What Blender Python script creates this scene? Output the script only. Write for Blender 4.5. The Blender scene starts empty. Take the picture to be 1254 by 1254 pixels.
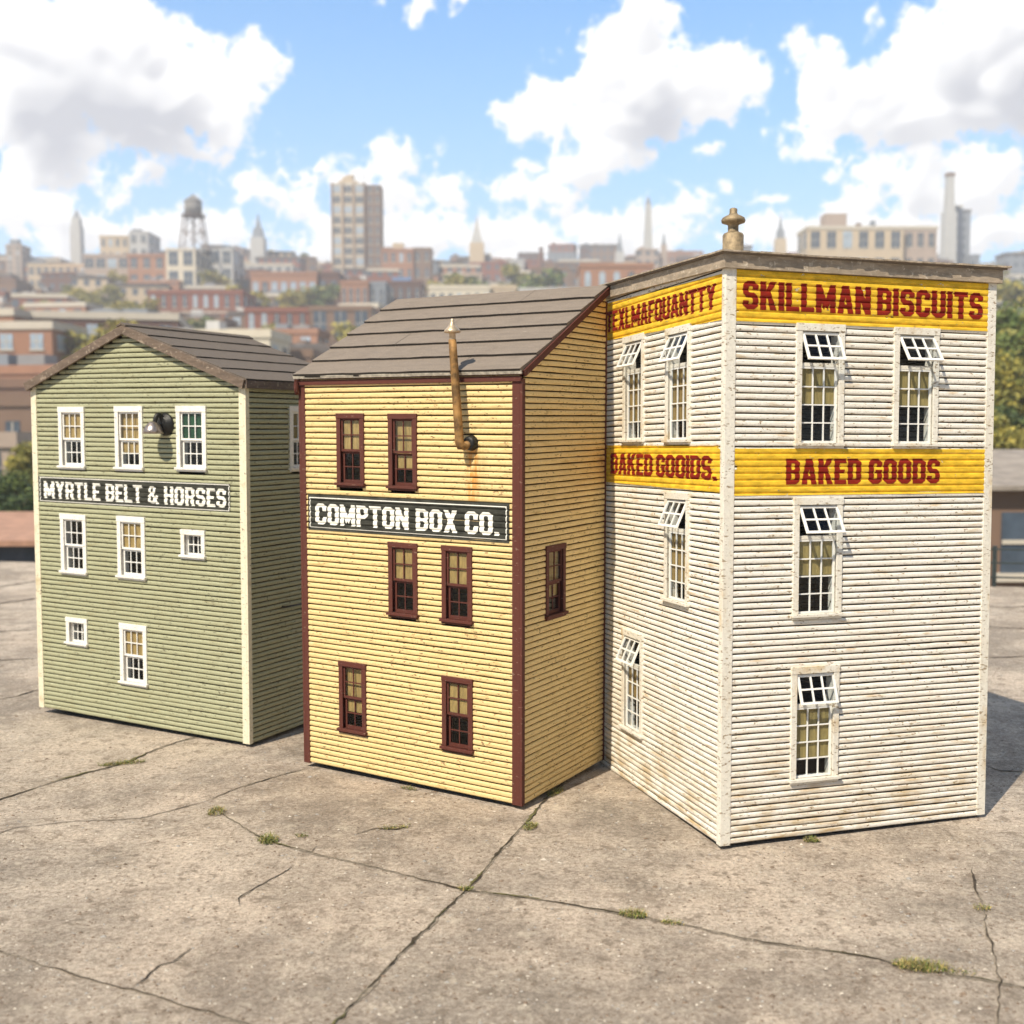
import bpy, bmesh, math, random
from math import sin, cos, tan, pi, radians, sqrt, atan2, exp
from mathutils import Vector, Matrix, noise
from mathutils.geometry import delaunay_2d_cdt
C = bpy.context.scene.collection
sc = bpy.context.scene
random.seed(7)

# ------------------------------------------------------------------ camera numbers (from fitting the photograph)
FPX, PITCH, CAMH = 1380.0, radians(4.0375), 1.8
def at(px, py, D):
    """point at forward distance D (metres along the ground axis) seen at photo pixel px,py (1254 wide)"""
    a = (px-627)/FPX; b = -(py-627)/FPX
    r = Vector((a, cos(PITCH)+b*sin(PITCH), -sin(PITCH)+b*cos(PITCH)))
    return Vector((0, 0, CAMH)) + r*(D/r.y)
def gnd(px, py, z=0.0):
    a = (px-627)/FPX; b = -(py-627)/FPX
    r = Vector((a, cos(PITCH)+b*sin(PITCH), -sin(PITCH)+b*cos(PITCH)))
    t = (z-CAMH)/r.z
    return Vector((0, 0, CAMH)) + r*t
def to_px(p):
    x, y, z = p[0], p[1], p[2]-CAMH
    d = y*cos(PITCH)-z*sin(PITCH); v = z*cos(PITCH)+y*sin(PITCH)
    return 627+x/d*FPX, 627-v/d*FPX

# ------------------------------------------------------------------ node helpers
class NT:
    def __init__(s, tree): s.t = tree; s.n = tree.nodes; s.l = tree.links
    def new(s, typ, **kw):
        n = s.n.new(typ)
        for k, v in kw.items():
            if hasattr(n, k): setattr(n, k, v)
        return n
    def put(s, sock, v):
        if isinstance(v, bpy.types.NodeSocket): s.l.new(v, sock)
        elif v is not None:
            if sock.type == 'RGBA' and len(v) == 3: v = (*v, 1)
            sock.default_value = v
    def math(s, op, a, b=None, c=None, clamp=False):
        n = s.n.new('ShaderNodeMath'); n.operation = op; n.use_clamp = clamp
        s.put(n.inputs[0], a)
        if b is not None: s.put(n.inputs[1], b)
        if c is not None: s.put(n.inputs[2], c)
        return n.outputs[0]
    def vmath(s, op, a, b=None):
        n = s.n.new('ShaderNodeVectorMath'); n.operation = op
        s.put(n.inputs[0], a)
        if b is not None: s.put(n.inputs[1], b)
        return n.outputs['Value'] if op in ('LENGTH', 'DISTANCE', 'DOT_PRODUCT') else n.outputs[0]
    def noise(s, vec, scale, detail=3, rough=.5, out='Fac'):
        n = s.n.new('ShaderNodeTexNoise'); s.put(n.inputs['Vector'], vec)
        n.inputs['Scale'].default_value = scale; n.inputs['Detail'].default_value = detail; n.inputs['Roughness'].default_value = rough
        return n.outputs[out]
    def ramp(s, fac, stops):
        n = s.n.new('ShaderNodeValToRGB'); s.put(n.inputs[0], fac)
        e = n.color_ramp.elements
        while len(e) < len(stops): e.new(.5)
        for el, (p, c) in zip(e, stops):
            el.position = p; el.color = (c, c, c, 1) if isinstance(c, (int, float)) else (*c, 1)
        return n.outputs[0]
    def sstep(s, v, a, b):
        n = s.n.new('ShaderNodeMapRange'); n.interpolation_type = 'SMOOTHSTEP'; s.put(n.inputs[0], v)
        n.inputs[1].default_value = a; n.inputs[2].default_value = b
        return n.outputs[0]
    def mix(s, fac, a, b, mode='MIX'):
        n = s.n.new('ShaderNodeMix'); n.data_type = 'RGBA'; n.blend_type = mode
        s.put(n.inputs[0], fac); s.put(n.inputs[6], a); s.put(n.inputs[7], b)
        return n.outputs[2]
    def mapping(s, vec, scale=(1, 1, 1), loc=(0, 0, 0)):
        n = s.n.new('ShaderNodeMapping'); s.put(n.inputs[0], vec)
        n.inputs['Scale'].default_value = scale; n.inputs['Location'].default_value = loc
        return n.outputs[0]
    def sep(s, vec):
        n = s.n.new('ShaderNodeSeparateXYZ'); s.put(n.inputs[0], vec); return n.outputs
    def comb(s, x, y, z=0.0):
        n = s.n.new('ShaderNodeCombineXYZ'); s.put(n.inputs[0], x); s.put(n.inputs[1], y); s.put(n.inputs[2], z); return n.outputs[0]

def newmat(name):
    m = bpy.data.materials.new(name); m.use_nodes = True
    t = NT(m.node_tree); b = m.node_tree.nodes['Principled BSDF']
    tc = t.n.new('ShaderNodeTexCoord')
    return m, t, b, tc.outputs['Object']
def bump(t, b, h, strength, dist):
    n = t.n.new('ShaderNodeBump'); t.put(n.inputs['Height'], h)
    n.inputs['Strength'].default_value = strength; n.inputs['Distance'].default_value = dist
    t.l.new(n.outputs[0], b.inputs['Normal'])

def mat_paint(name, col, dirt=(.30, .21, .10), amount=.35, chip=(.16, .12, .08), chips=.5, rough=.6, streak=(2, 2, 14), stain=None, peel=None, grime=None):
    """old oil paint on wood: soft tone variation, long stains, small chips"""
    m, t, b, co = newmat(name)
    n1 = t.noise(co, 3.2, 5, .6)
    n2 = t.noise(t.mapping(co, streak), 3.0, 5, .65)
    fine = t.noise(co, 90, 3, .6)
    c = t.mix(t.ramp(fine, [(.3, 0), (.7, 1)]), tuple(x*.88 for x in col), tuple(min(1, x*1.07) for x in col))
    c = t.mix(t.math('MULTIPLY', t.sstep(n1, .45, .75), amount*.55), c, tuple(.5*a+.5*d for a, d in zip(col, dirt)))
    c = t.mix(t.math('MULTIPLY', t.sstep(n2, .53, .72), amount), c, dirt)
    if peel:
        sp = t.noise(t.mapping(co, (1, 1, 3), (3, 1, 7)), 22, 4, .7)
        c = t.mix(t.math('MULTIPLY', t.sstep(sp, .60, .68), peel[1]), c, peel[0])
    # chips: short dark flecks, wider than tall
    ch = t.noise(t.mapping(co, (1, 1, 2.8)), 40, 3, .6)
    area = t.noise(co, 5, 2, .5)
    thr = t.math('SUBTRACT', .70, t.math('MULTIPLY', area, .13*chips))
    chm = t.math('GREATER_THAN', ch, thr)
    c = t.mix(t.math('MULTIPLY', chm, .9), c, chip)
    if grime:   # (z0, z1, colour, amount): dirt splashed up from the ground
        z = t.sep(co)[2]
        g = t.math('MULTIPLY', t.math('SUBTRACT', 1.0, t.sstep(z, grime[0], grime[1])), t.sstep(t.noise(t.mapping(co, (1.5, 1.5, 9)), 4, 5, .65), .42, .66))
        c = t.mix(t.math('MULTIPLY', g, grime[3]), c, grime[2])
    if stain:
        x, y, z = t.sep(co)[:3]
        for (sx, w, z0, z1, colr, am) in stain:
            wob = t.math('MULTIPLY', t.math('SUBTRACT', t.noise(t.mapping(co, (1, 1, .3)), 14, 3), .5), .03)
            dx = t.math('ABSOLUTE', t.math('SUBTRACT', t.math('ADD', x, wob), sx))
            fx = t.math('SUBTRACT', 1.0, t.sstep(dx, w*.2, w))
            fz = t.math('MULTIPLY', t.math('SUBTRACT', 1.0, t.sstep(t.math('MULTIPLY', z, -1.0), -z0, -z1)), t.math('LESS_THAN', z, z1+.01)) if False else t.math('MULTIPLY', t.sstep(z, z0, z0+(z1-z0)*.8), t.math('LESS_THAN', z, z1))
            nn = t.sstep(t.noise(t.mapping(co, (6, 6, 1)), 12, 3), .3, .6)
            c = t.mix(t.math('MULTIPLY', t.math('MULTIPLY', fx, fz), t.math('MULTIPLY', nn, am)), c, colr)
    t.put(b.inputs['Base Color'], c); b.inputs['Roughness'].default_value = rough
    h = t.math('ADD', t.math('MULTIPLY', t.noise(t.mapping(co, (1, 1, 4)), 60, 4, .7), .7), t.math('MULTIPLY', chm, -.4))
    bump(t, b, h, .55, .0035)
    return m

def mat_sheet(name, col, var=.25, chip_thr=.66, chip_scale=26, rough=.85):
    """sign paint on boards: worn through to what is beneath in small flakes"""
    m, t, b, co = newmat(name)
    n = t.noise(t.mapping(co, (1, 1, 3)), 16, 5, .7)
    c = t.mix(t.sstep(n, .3, .7), tuple(x*(1-var) for x in col), tuple(min(1, x*(1+var*.6)) for x in col))
    t.put(b.inputs['Base Color'], c); b.inputs['Roughness'].default_value = rough; b.inputs['Specular IOR Level'].default_value = .2
    ch = t.noise(t.mapping(co, (1, 1, 2.2), (5, 2, 9)), chip_scale, 5, .75)
    a = t.math('LESS_THAN', ch, chip_thr)
    t.put(b.inputs['Alpha'], a)
    return m

def mat_plain(name, col, var=.2, scale=12, rough=.7, metal=0, bs=.3, bd=.002, stretch=(1, 1, 1)):
    m, t, b, co = newmat(name)
    n = t.noise(t.mapping(co, stretch), scale, 5, .65)
    c = t.mix(t.sstep(n, .3, .72), tuple(x*(1-var) for x in col), tuple(min(1, x*(1+var)) for x in col))
    t.put(b.inputs['Base Color'], c); b.inputs['Roughness'].default_value = rough; b.inputs['Metallic'].default_value = metal
    if bs: bump(t, b, t.noise(t.mapping(co, stretch), scale*4, 4, .7), bs, bd)
    return m

def mat_wood(name, col, light, stretch=(3, 3, 40)):
    m, t, b, co = newmat(name)
    n = t.noise(t.mapping(co, stretch), 2.0, 6, .7)
    sp = t.noise(co, 45, 4, .7)
    c = t.mix(t.sstep(n, .35, .7), tuple(x*.6 for x in col), col)
    c = t.mix(t.math('MULTIPLY', t.sstep(sp, .56, .7), .75), c, light)
    t.put(b.inputs['Base Color'], c); b.inputs['Roughness'].default_value = .85
    bump(t, b, t.math('ADD', n, sp), .6, .004)
    return m

def mat_roofing(name, col, light):
    m, t, b, co = newmat(name)
    fine = t.noise(co, 260, 3, .7); mid = t.noise(t.mapping(co, (1.5, 5, 5)), 6, 5, .7)
    scr = t.noise(t.mapping(co, (9, 30, 30)), 3, 4, .75)
    c = t.mix(t.sstep(fine, .3, .7), tuple(x*.78 for x in col), tuple(x*1.2 for x in col))
    c = t.mix(t.math('MULTIPLY', t.sstep(mid, .4, .75), .5), c, tuple(x*.6 for x in col))
    c = t.mix(t.math('MULTIPLY', t.sstep(scr, .62, .72), .6), c, light)
    t.put(b.inputs['Base Color'], c); b.inputs['Roughness'].default_value = .9
    bump(t, b, fine, .35, .002)
    return m

def mat_glass(name, tint=(.9, .95, 1)):
    m = bpy.data.materials.new(name); m.use_nodes = True; nt = m.node_tree; nt.nodes.clear(); t = NT(nt)
    tr = t.new('ShaderNodeBsdfTransparent'); gl = t.new('ShaderNodeBsdfGlossy'); fr = t.new('ShaderNodeLayerWeight'); mx = t.new('ShaderNodeMixShader'); out = t.new('ShaderNodeOutputMaterial')
    tr.inputs[0].default_value = (*[.93*x for x in tint], 1); gl.inputs['Roughness'].default_value = .06; gl.inputs[0].default_value = (.9, .9, .9, 1); fr.inputs[0].default_value = .5
    tc = t.new('ShaderNodeTexCoord'); bp = t.new('ShaderNodeBump'); bp.inputs['Strength'].default_value = .15; bp.inputs['Distance'].default_value = .003
    t.l.new(t.noise(tc.outputs['Object'], 22, 2), bp.inputs['Height']); t.l.new(bp.outputs[0], gl.inputs['Normal'])
    t.put(mx.inputs[0], t.math('ADD', .028, t.math('MULTIPLY', .6, t.math('POWER', fr.outputs['Facing'], 5.0)))); t.l.new(tr.outputs[0], mx.inputs[1]); t.l.new(gl.outputs[0], mx.inputs[2]); t.l.new(mx.outputs[0], out.inputs[0])
    return m

# ------------------------------------------------------------------ mesh builder
class MB:
    def __init__(s): s.v = []; s.f = []; s.mi = []; s.sm = []
    def quad(s, pts, mi=0, sm=False):
        n = len(s.v); s.v += [tuple(p) for p in pts]; s.f.append(tuple(range(n, n+len(pts)))); s.mi.append(mi); s.sm.append(sm)
    def hexa(s, p, mi=0):
        """8 points: bottom ring 0-3, top ring 4-7"""
        n = len(s.v); s.v += [tuple(q) for q in p]
        for f in ((0, 3, 2, 1), (4, 5, 6, 7), (0, 1, 5, 4), (1, 2, 6, 5), (2, 3, 7, 6), (3, 0, 4, 7)):
            s.f.append(tuple(n+i for i in f)); s.mi.append(mi); s.sm.append(False)
    def box(s, x0, x1, y0, y1, z0, z1, mi=0):
        s.hexa([(x0, y0, z0), (x1, y0, z0), (x1, y1, z0), (x0, y1, z0), (x0, y0, z1), (x1, y0, z1), (x1, y1, z1), (x0, y1, z1)], mi)
    def fbox(s, F, s0, s1, z0, z1, o0, o1, mi=0):
        """box in face coordinates through mapping F(s,z,o)"""
        s.hexa([F(s0, z0, o1), F(s1, z0, o1), F(s1, z0, o0), F(s0, z0, o0), F(s0, z1, o1), F(s1, z1, o1), F(s1, z1, o0), F(s0, z1, o0)], mi)
    def tube(s, pts, rad, n=12, caps=True, mi=0):
        rings = []
        for i, p in enumerate(pts):
            p = Vector(p); r = rad[i] if isinstance(rad, (list, tuple)) else rad
            a = Vector(pts[max(i-1, 0)]); b = Vector(pts[min(i+1, len(pts)-1)]); d = (b-a)
            if d.length < 1e-9: d = Vector((0, 0, 1))
            d.normalize()
            if i == 0 or not rings: ref = Vector((1, 0, 0)) if abs(d.x) < .8 else Vector((0, 1, 0))
            u = d.cross(ref).normalized(); w = d.cross(u); base = len(s.v)
            for k in range(n):
                q = p + (u*cos(2*pi*k/n)+w*sin(2*pi*k/n))*r; s.v.append(tuple(q))
            rings.append(base)
        for a, b in zip(rings, rings[1:]):
            for k in range(n):
                s.f.append((a+k, a+(k+1) % n, b+(k+1) % n, b+k)); s.mi.append(mi); s.sm.append(True)
        if caps:
            for r0 in (rings[0], rings[-1]):
                s.f.append(tuple(r0+k for k in range(n))); s.mi.append(mi); s.sm.append(False)
    def lathe(s, prof, c=(0, 0, 0), n=24, mi=0, axis='z', smooth=True):
        rings = []
        for r, h in prof:
            base = len(s.v)
            for k in range(n):
                a = 2*pi*k/n; x, y = r*cos(a), r*sin(a)
                s.v.append((c[0]+x, c[1]+y, c[2]+h) if axis == 'z' else (c[0]+x, c[1]-h, c[2]+y))
            rings.append(base)
        for a, b in zip(rings, rings[1:]):
            for k in range(n):
                s.f.append((a+k, a+(k+1) % n, b+(k+1) % n, b+k)); s.mi.append(mi); s.sm.append(smooth)
    def build(s, name, mats, parent=None, label=None, bevel=0):
        me = bpy.data.meshes.new(name); me.from_pydata(s.v, [], s.f)
        mats = mats if isinstance(mats, (list, tuple)) else [mats]
        for m in mats: me.materials.append(m)
        me.polygons.foreach_set('material_index', s.mi); me.polygons.foreach_set('use_smooth', s.sm)
        me.update()
        o = bpy.data.objects.new(name, me); C.objects.link(o)
        if parent: o.parent = parent
        if label: o['label'] = label
        if bevel:
            md = o.modifiers.new('bevel', 'BEVEL'); md.width = bevel; md.segments = 1; md.limit_method = 'ANGLE'
        return o

def boards(name, mat, parent, *bx, bevel=.001):
    for b in bx:
        mb = MB()
        for k in (b if isinstance(b[0], tuple) else (b,)): mb.box(*k)
        mb.build(name, mat, parent, bevel=bevel)
def tag(o, label=None, cat=None, group=None, kind=None):
    for k, v in (('label', label), ('category', cat), ('group', group), ('kind', kind)):
        if v: o[k] = v
    return o
def empty(name, loc, rot=(0, 0, 0)):
    o = bpy.data.objects.new(name, None); C.objects.link(o); o.location = loc; o.rotation_euler = rot; o.empty_display_size = .2
    return o
def copy_tree(o, parent=None):
    c = o.copy(); C.objects.link(c); c.parent = parent
    for ch in list(o.children): copy_tree(ch, c)
    return c

# ------------------------------------------------------------------ block lettering
def stroke(path, closed, t):
    """mitred band of width t along a polyline -> list of quads"""
    P = [Vector(p) for p in path]; n = len(P); L = []; R = []
    for i in range(n):
        if closed: a, b, c = P[i-1], P[i], P[(i+1) % n]
        else: a, b, c = P[max(i-1, 0)], P[i], P[min(i+1, n-1)]
        d1 = (b-a).normalized() if (b-a).length > 1e-9 else (c-b).normalized()
        d2 = (c-b).normalized() if (c-b).length > 1e-9 else d1
        n1 = Vector((-d1.y, d1.x)); n2 = Vector((-d2.y, d2.x)); m = (n1+n2)
        m = m.normalized() if m.length > 1e-6 else n1
        k = (t/2)/max(.45, m.dot(n1)); L.append(b+m*k); R.append(b-m*k)
    out = []
    for i in range(n if closed else n-1):
        j = (i+1) % n; out.append([L[i], L[j], R[j], R[i]])
    return [[(p.x, p.y) for p in q] for q in out]
def glyph(ch, t, k=.085):
    W = {'M': .82, 'N': .66, 'I': t, 'L': .54, 'E': .54, 'F': .53, '.': t*1.05, ',': t, '&': .72, 'A': .68, 'X': .66, 'Y': .68, 'T': .62, 'K': .66}.get(ch, .62)*(1 if ch in 'I.,' else .80)
    h = t/2; L = h; R = W-h; B = h; T = 1-h; M = .5; r = lambda a, b, c, d: [(a, c), (b, c), (b, d), (a, d)]
    stem = r(0, t, 0, 1); mir = lambda q: [(W-x, y) for x, y in q]; g = []
    if ch in 'OQ':
        g = stroke([(L, B+k), (L, T-k), (L+k, T), (R-k, T), (R, T-k), (R, B+k), (R-k, B), (L+k, B)], True, t)
        if ch == 'Q': g.append([(W*.5, .26), (W*.62, .34), (W+.06, .0), (W-.1, -.06)])
    elif ch == 'C': g = stroke([(R, .64), (R, T-k), (R-k, T), (L+k, T), (L, T-k), (L, B+k), (L+k, B), (R-k, B), (R, B+k), (R, .36)], False, t)
    elif ch == 'G': g = stroke([(R, .66), (R, T-k), (R-k, T), (L+k, T), (L, T-k), (L, B+k), (L+k, B), (R-k, B), (R, B+k), (R, .5)], False, t)+[r(W*.5, W, .42, .56)]
    elif ch == 'S': g = stroke([(R, .69), (R, T-k), (R-k, T), (L+k, T), (L, T-k), (L, M+k), (L+k, M), (R-k, M), (R, M-k), (R, B+k), (R-k, B), (L+k, B), (L, B+k), (L, .31)], False, t*.96)
    elif ch == 'D': g = stroke([(L, B), (L, T), (R-k, T), (R, T-k), (R, B+k), (R-k, B)], True, t)
    elif ch == 'B': g = [stem]+stroke([(L, T), (R-k, T), (R, T-k), (R, M+k*.9), (R-k*.8, M)], False, t*.92)+stroke([(R-k*.8, M), (R, M-k*.9), (R, B+k), (R-k, B), (L, B)], False, t*.92)+[r(t*.5, R-k*.6, M-t*.36, M+t*.36)]
    elif ch in 'PR':
        g = [stem]+stroke([(L, T), (R-k, T), (R, T-k), (R, .46+k), (R-k, .46), (L, .46)], False, t*.95)
        if ch == 'R': g.append([(W-t*1.05, 0), (W, 0), (W*.86, .44), (W*.86-t*1.1, .44)])
    elif ch == 'A': q = [(0, 0), (t*1.02, 0), (W/2+t*.28, 1), (W/2-t*.62, 1)]; g = [q, mir(q), [(W*.2, .19), (W*.8, .19), (W*.72, .33), (W*.28, .33)]]
    elif ch == 'K': g = [stem, [(t*.8, .30), (t*.8, .62), (W-t*1.12, 1), (W, 1)], [(W-t*1.12, 0), (W, 0), (W*.62, .66), (W*.42, .48)]]
    elif ch == 'X': q = [(0, 0), (t*1.12, 0), (W, 1), (W-t*1.12, 1)]; g = [q, mir(q)]
    elif ch == 'Y': q = [(0, 1), (t*1.1, 1), (W/2+t/2, .45), (W/2-t/2, .42)]; g = [q, mir(q), r(W/2-t/2, W/2+t/2, 0, .48)]
    elif ch == 'M': q = [(0, 1), (t*.95, 1), (W/2+t*.3, .32), (W/2-t*.36, .10)]; g = [stem, mir(stem), q, mir(q)]
    elif ch == 'N': g = [stem, mir(stem), [(0, 1), (t, 1), (W, 0), (W-t, 0)]]
    elif ch == 'T': g = [r(0, W, 1-t*.95, 1), r(W/2-t/2, W/2+t/2, 0, 1-t*.5)]
    elif ch == 'L': g = [stem, r(t*.5, W, 0, t*.92)]
    elif ch in 'EF': g = [stem, r(t*.5, W, 1-t*.92, 1), r(t*.5, W*.86, .5-t*.4, .5+t*.4)]+([r(t*.5, W, 0, t*.92)] if ch == 'E' else [])
    elif ch == 'I': g = [stem]
    elif ch == 'H': g = [stem, mir(stem), r(t*.5, W-t*.5, .5-t*.42, .5+t*.42)]
    elif ch == 'U': g = stroke([(L, 1), (L, B+k), (L+k, B), (R-k, B), (R, B+k), (R, 1)], False, t)
    elif ch == '&': g = stroke([(W*.20, .66), (W*.20, .85), (W*.30, .91), (W*.52, .91), (W*.62, .85), (W*.62, .68), (W*.40, .55)], True, t*.72)+stroke([(W*.40, .56), (L, .40), (L, B+.06), (L+.1, B), (W*.52, B), (W-h*.5, .46)], False, t*.8)+[[(W-t*.9, 0), (W+.03, 0), (W*.48, .62), (W*.26, .60)]]
    elif ch == '.': g = [r(0, W, 0, t*.95)]
    elif ch == ',': g = [r(0, W, 0, t*.9), [(W*.3, 0), (W, 0), (W*.5, -.12), (W*.2, -.12)]]
    return g, W
def text_polys(txt, s0, s1, z0, z1, t=.26, gap=.10, space=.34, slant=None):
    """list of triangles (s,z) covering the text stretched into the rectangle; s0 is where reading starts"""
    x = 0; items = []
    for ch in txt:
        if ch == ' ': x += space; continue
        g, W = glyph(ch, t); items.append((g, x)); x += W+gap
    tot = x-gap; sx = (s1-s0)/tot; sz = z1-z0; tris = []
    for g, ox in items:
        vs = []; fs = []
        for q in g:
            ar = sum(q[i-1][0]*q[i][1]-q[i][0]*q[i-1][1] for i in range(len(q)))
            if ar < 0: q = q[::-1]
            fs.append(list(range(len(vs), len(vs)+len(q)))); vs += [Vector(p) for p in q]
        r = delaunay_2d_cdt(vs, [], fs, 1, 1e-5)
        for f, of in zip(r[2], r[5]):
            if of:
                tri = []
                for i in f:
                    a, b = r[0][i].x+ox, r[0][i].y
                    tri.append((s0+a*sx, z0+b*sz+(slant*(a/tot) if slant else 0)))
                tris.append(tri)
    return tris

# ------------------------------------------------------------------ siding walls
TP = [0.0, .08, .13, .30, .66, .84, .905, 1.0]
OP = [-1.0, .30, .90, 1.0, 1.0, .90, .30, -1.0]
NP = 8
SD = .0145
class Wall:
    """siding wall plane: F maps (s,z,out) to building space; s runs s0..s1"""
    def __init__(w, F, s0, s1, zs, top=None, seed=0):
        w.F, w.s0, w.s1, w.zs, w.top, w.seed = F, s0, s1, zs, top, seed; w.holes = []
    def prof(w, z):
        zs = w.zs
        for a, b in zip(zs, zs[1:]):
            if a <= z <= b:
                u = (z-a)/(b-a)
                for i in range(NP-1):
                    if u <= TP[i+1]: return SD*max(.62, OP[i]+(OP[i+1]-OP[i])*(u-TP[i])/(TP[i+1]-TP[i]))
        return 0
    def siding(w, mb):
        rnd = random.Random(w.seed)
        for ci, (a, b) in enumerate(zip(w.zs, w.zs[1:])):
            lo, hi = w.s0, w.s1
            if w.top:
                lo, hi = w.top(b)          # clip to the gable
                lo = max(lo, w.s0); hi = min(hi, w.s1)
                if hi-lo < .02: continue
            iv = [(lo, hi)]
            for (h0, h1, g0, g1) in w.holes:
                if b > g0+.004 and a < g1-.004:
                    nv = []
                    for (p, q) in iv:
                        if h1 <= p or h0 >= q: nv.append((p, q)); continue
                        if h0 > p: nv.append((p, h0))
                        if h1 < q: nv.append((h1, q))
                    iv = nv
            ph = rnd.uniform(0, 100); joint = rnd.uniform(w.s0, w.s1); jog = rnd.uniform(-.0012, .0012)
            dep = rnd.uniform(.86, 1.0)
            for (p, q) in iv:
                n = max(1, int((q-p)/.045)); base = len(mb.v)
                for i in range(n+1):
                    s = p+(q-p)*i/n
                    wz = noise.noise(Vector((s*5, ph, w.seed)))*.0016 + (jog if s > joint else 0)
                    wo = noise.noise(Vector((s*9, ph+7, w.seed)))*.10
                    for tt, oo in zip(TP, OP):
                        zz = a+(b-a)*tt; edge = 1 if 0 < tt < 1 else 0
                        mb.v.append(w.F(s, zz+wz*edge, SD*oo*(dep+wo-.05*edge)))
                for i in range(n):
                    for k in range(NP-1):
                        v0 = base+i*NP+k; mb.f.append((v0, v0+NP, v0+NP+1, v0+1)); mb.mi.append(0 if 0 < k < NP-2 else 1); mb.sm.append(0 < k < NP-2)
    def drape(w, polys, eps):
        """polygons in (s,z) laid over the board profile"""
        bm = bmesh.new()
        cache = {}
        for p in polys:
            vs = []
            for (s, z) in p:
                key = (round(s, 5), round(z, 5))
                if key not in cache: cache[key] = bm.verts.new((s, 0, z))
                if cache[key] not in vs: vs.append(cache[key])
            if len(vs) > 2:
                try: bm.faces.new(vs)
                except ValueError: pass
        z0 = min(v.co.z for v in bm.verts); z1 = max(v.co.z for v in bm.verts)
        for a, b in zip(w.zs, w.zs[1:]):
            for tt in TP[:-1]:
                z = a+(b-a)*tt
                if z0 < z < z1:
                    bmesh.ops.bisect_plane(bm, geom=bm.verts[:]+bm.edges[:]+bm.faces[:], dist=1e-6, plane_co=(0, 0, z), plane_no=(0, 0, 1))
        mb = MB(); idx = {}
        for v in bm.verts:
            idx[v] = len(mb.v); mb.v.append(w.F(v.co.x, v.co.z, w.prof(v.co.z)+eps))
        for f in bm.faces:
            mb.f.append(tuple(idx[v] for v in f.verts)); mb.mi.append(0); mb.sm.append(False)
        bm.free()
        return mb

def rect(s0, s1, z0, z1, n=1):
    return [[(s0+(s1-s0)*i/n, z0), (s0+(s1-s0)*(i+1)/n, z0), (s0+(s1-s0)*(i+1)/n, z1), (s0+(s1-s0)*i/n, z1)] for i in range(n)]
def border(s0, s1, z0, z1, t):
    return rect(s0, s1, z1-t, z1)+rect(s0, s1, z0, z0+t)+rect(s0, s0+t, z0+t, z1-t)+rect(s1-t, s1, z0+t, z1-t)

# ------------------------------------------------------------------ windows
def sash(F, s0, s1, z0, z1, o, cols, rows, fr=.010, mu=.0055, th=.008, botfr=None):
    mb = MB(); bf = botfr or fr
    mb.fbox(F, s0, s0+fr, z0, z1, o-th, o); mb.fbox(F, s1-fr, s1, z0, z1, o-th, o)
    mb.fbox(F, s0+fr, s1-fr, z0, z0+bf, o-th, o-.0005); mb.fbox(F, s0+fr, s1-fr, z1-fr, z1, o-th, o-.0005)
    for i in range(1, cols):
        c = s0+fr+(s1-s0-2*fr)*i/cols; mb.fbox(F, c-mu/2, c+mu/2, z0+bf, z1-fr, o-th+.001, o-.001)
    for j in range(1, rows):
        c = z0+bf+(z1-z0-fr-bf)*j/rows; mb.fbox(F, s0+fr, s1-fr, c-mu/2, c+mu/2, o-th+.0014, o-.0014)
    return mb
def sheet(F, s0, s1, z0, z1, o, folds=0, seed=0):
    mb = MB(); n = 24 if folds else 1
    for i in range(n):
        a, b = s0+(s1-s0)*i/n, s0+(s1-s0)*(i+1)/n
        fa = folds*sin(i*2.1+seed)*.004 if folds else 0; fb = folds*sin((i+1)*2.1+seed)*.004 if folds else 0
        mb.quad([F(a, z0, o+fa), F(b, z0, o+fb), F(b, z1, o+fb), F(a, z1, o+fa)], sm=True)
    return mb
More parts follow.
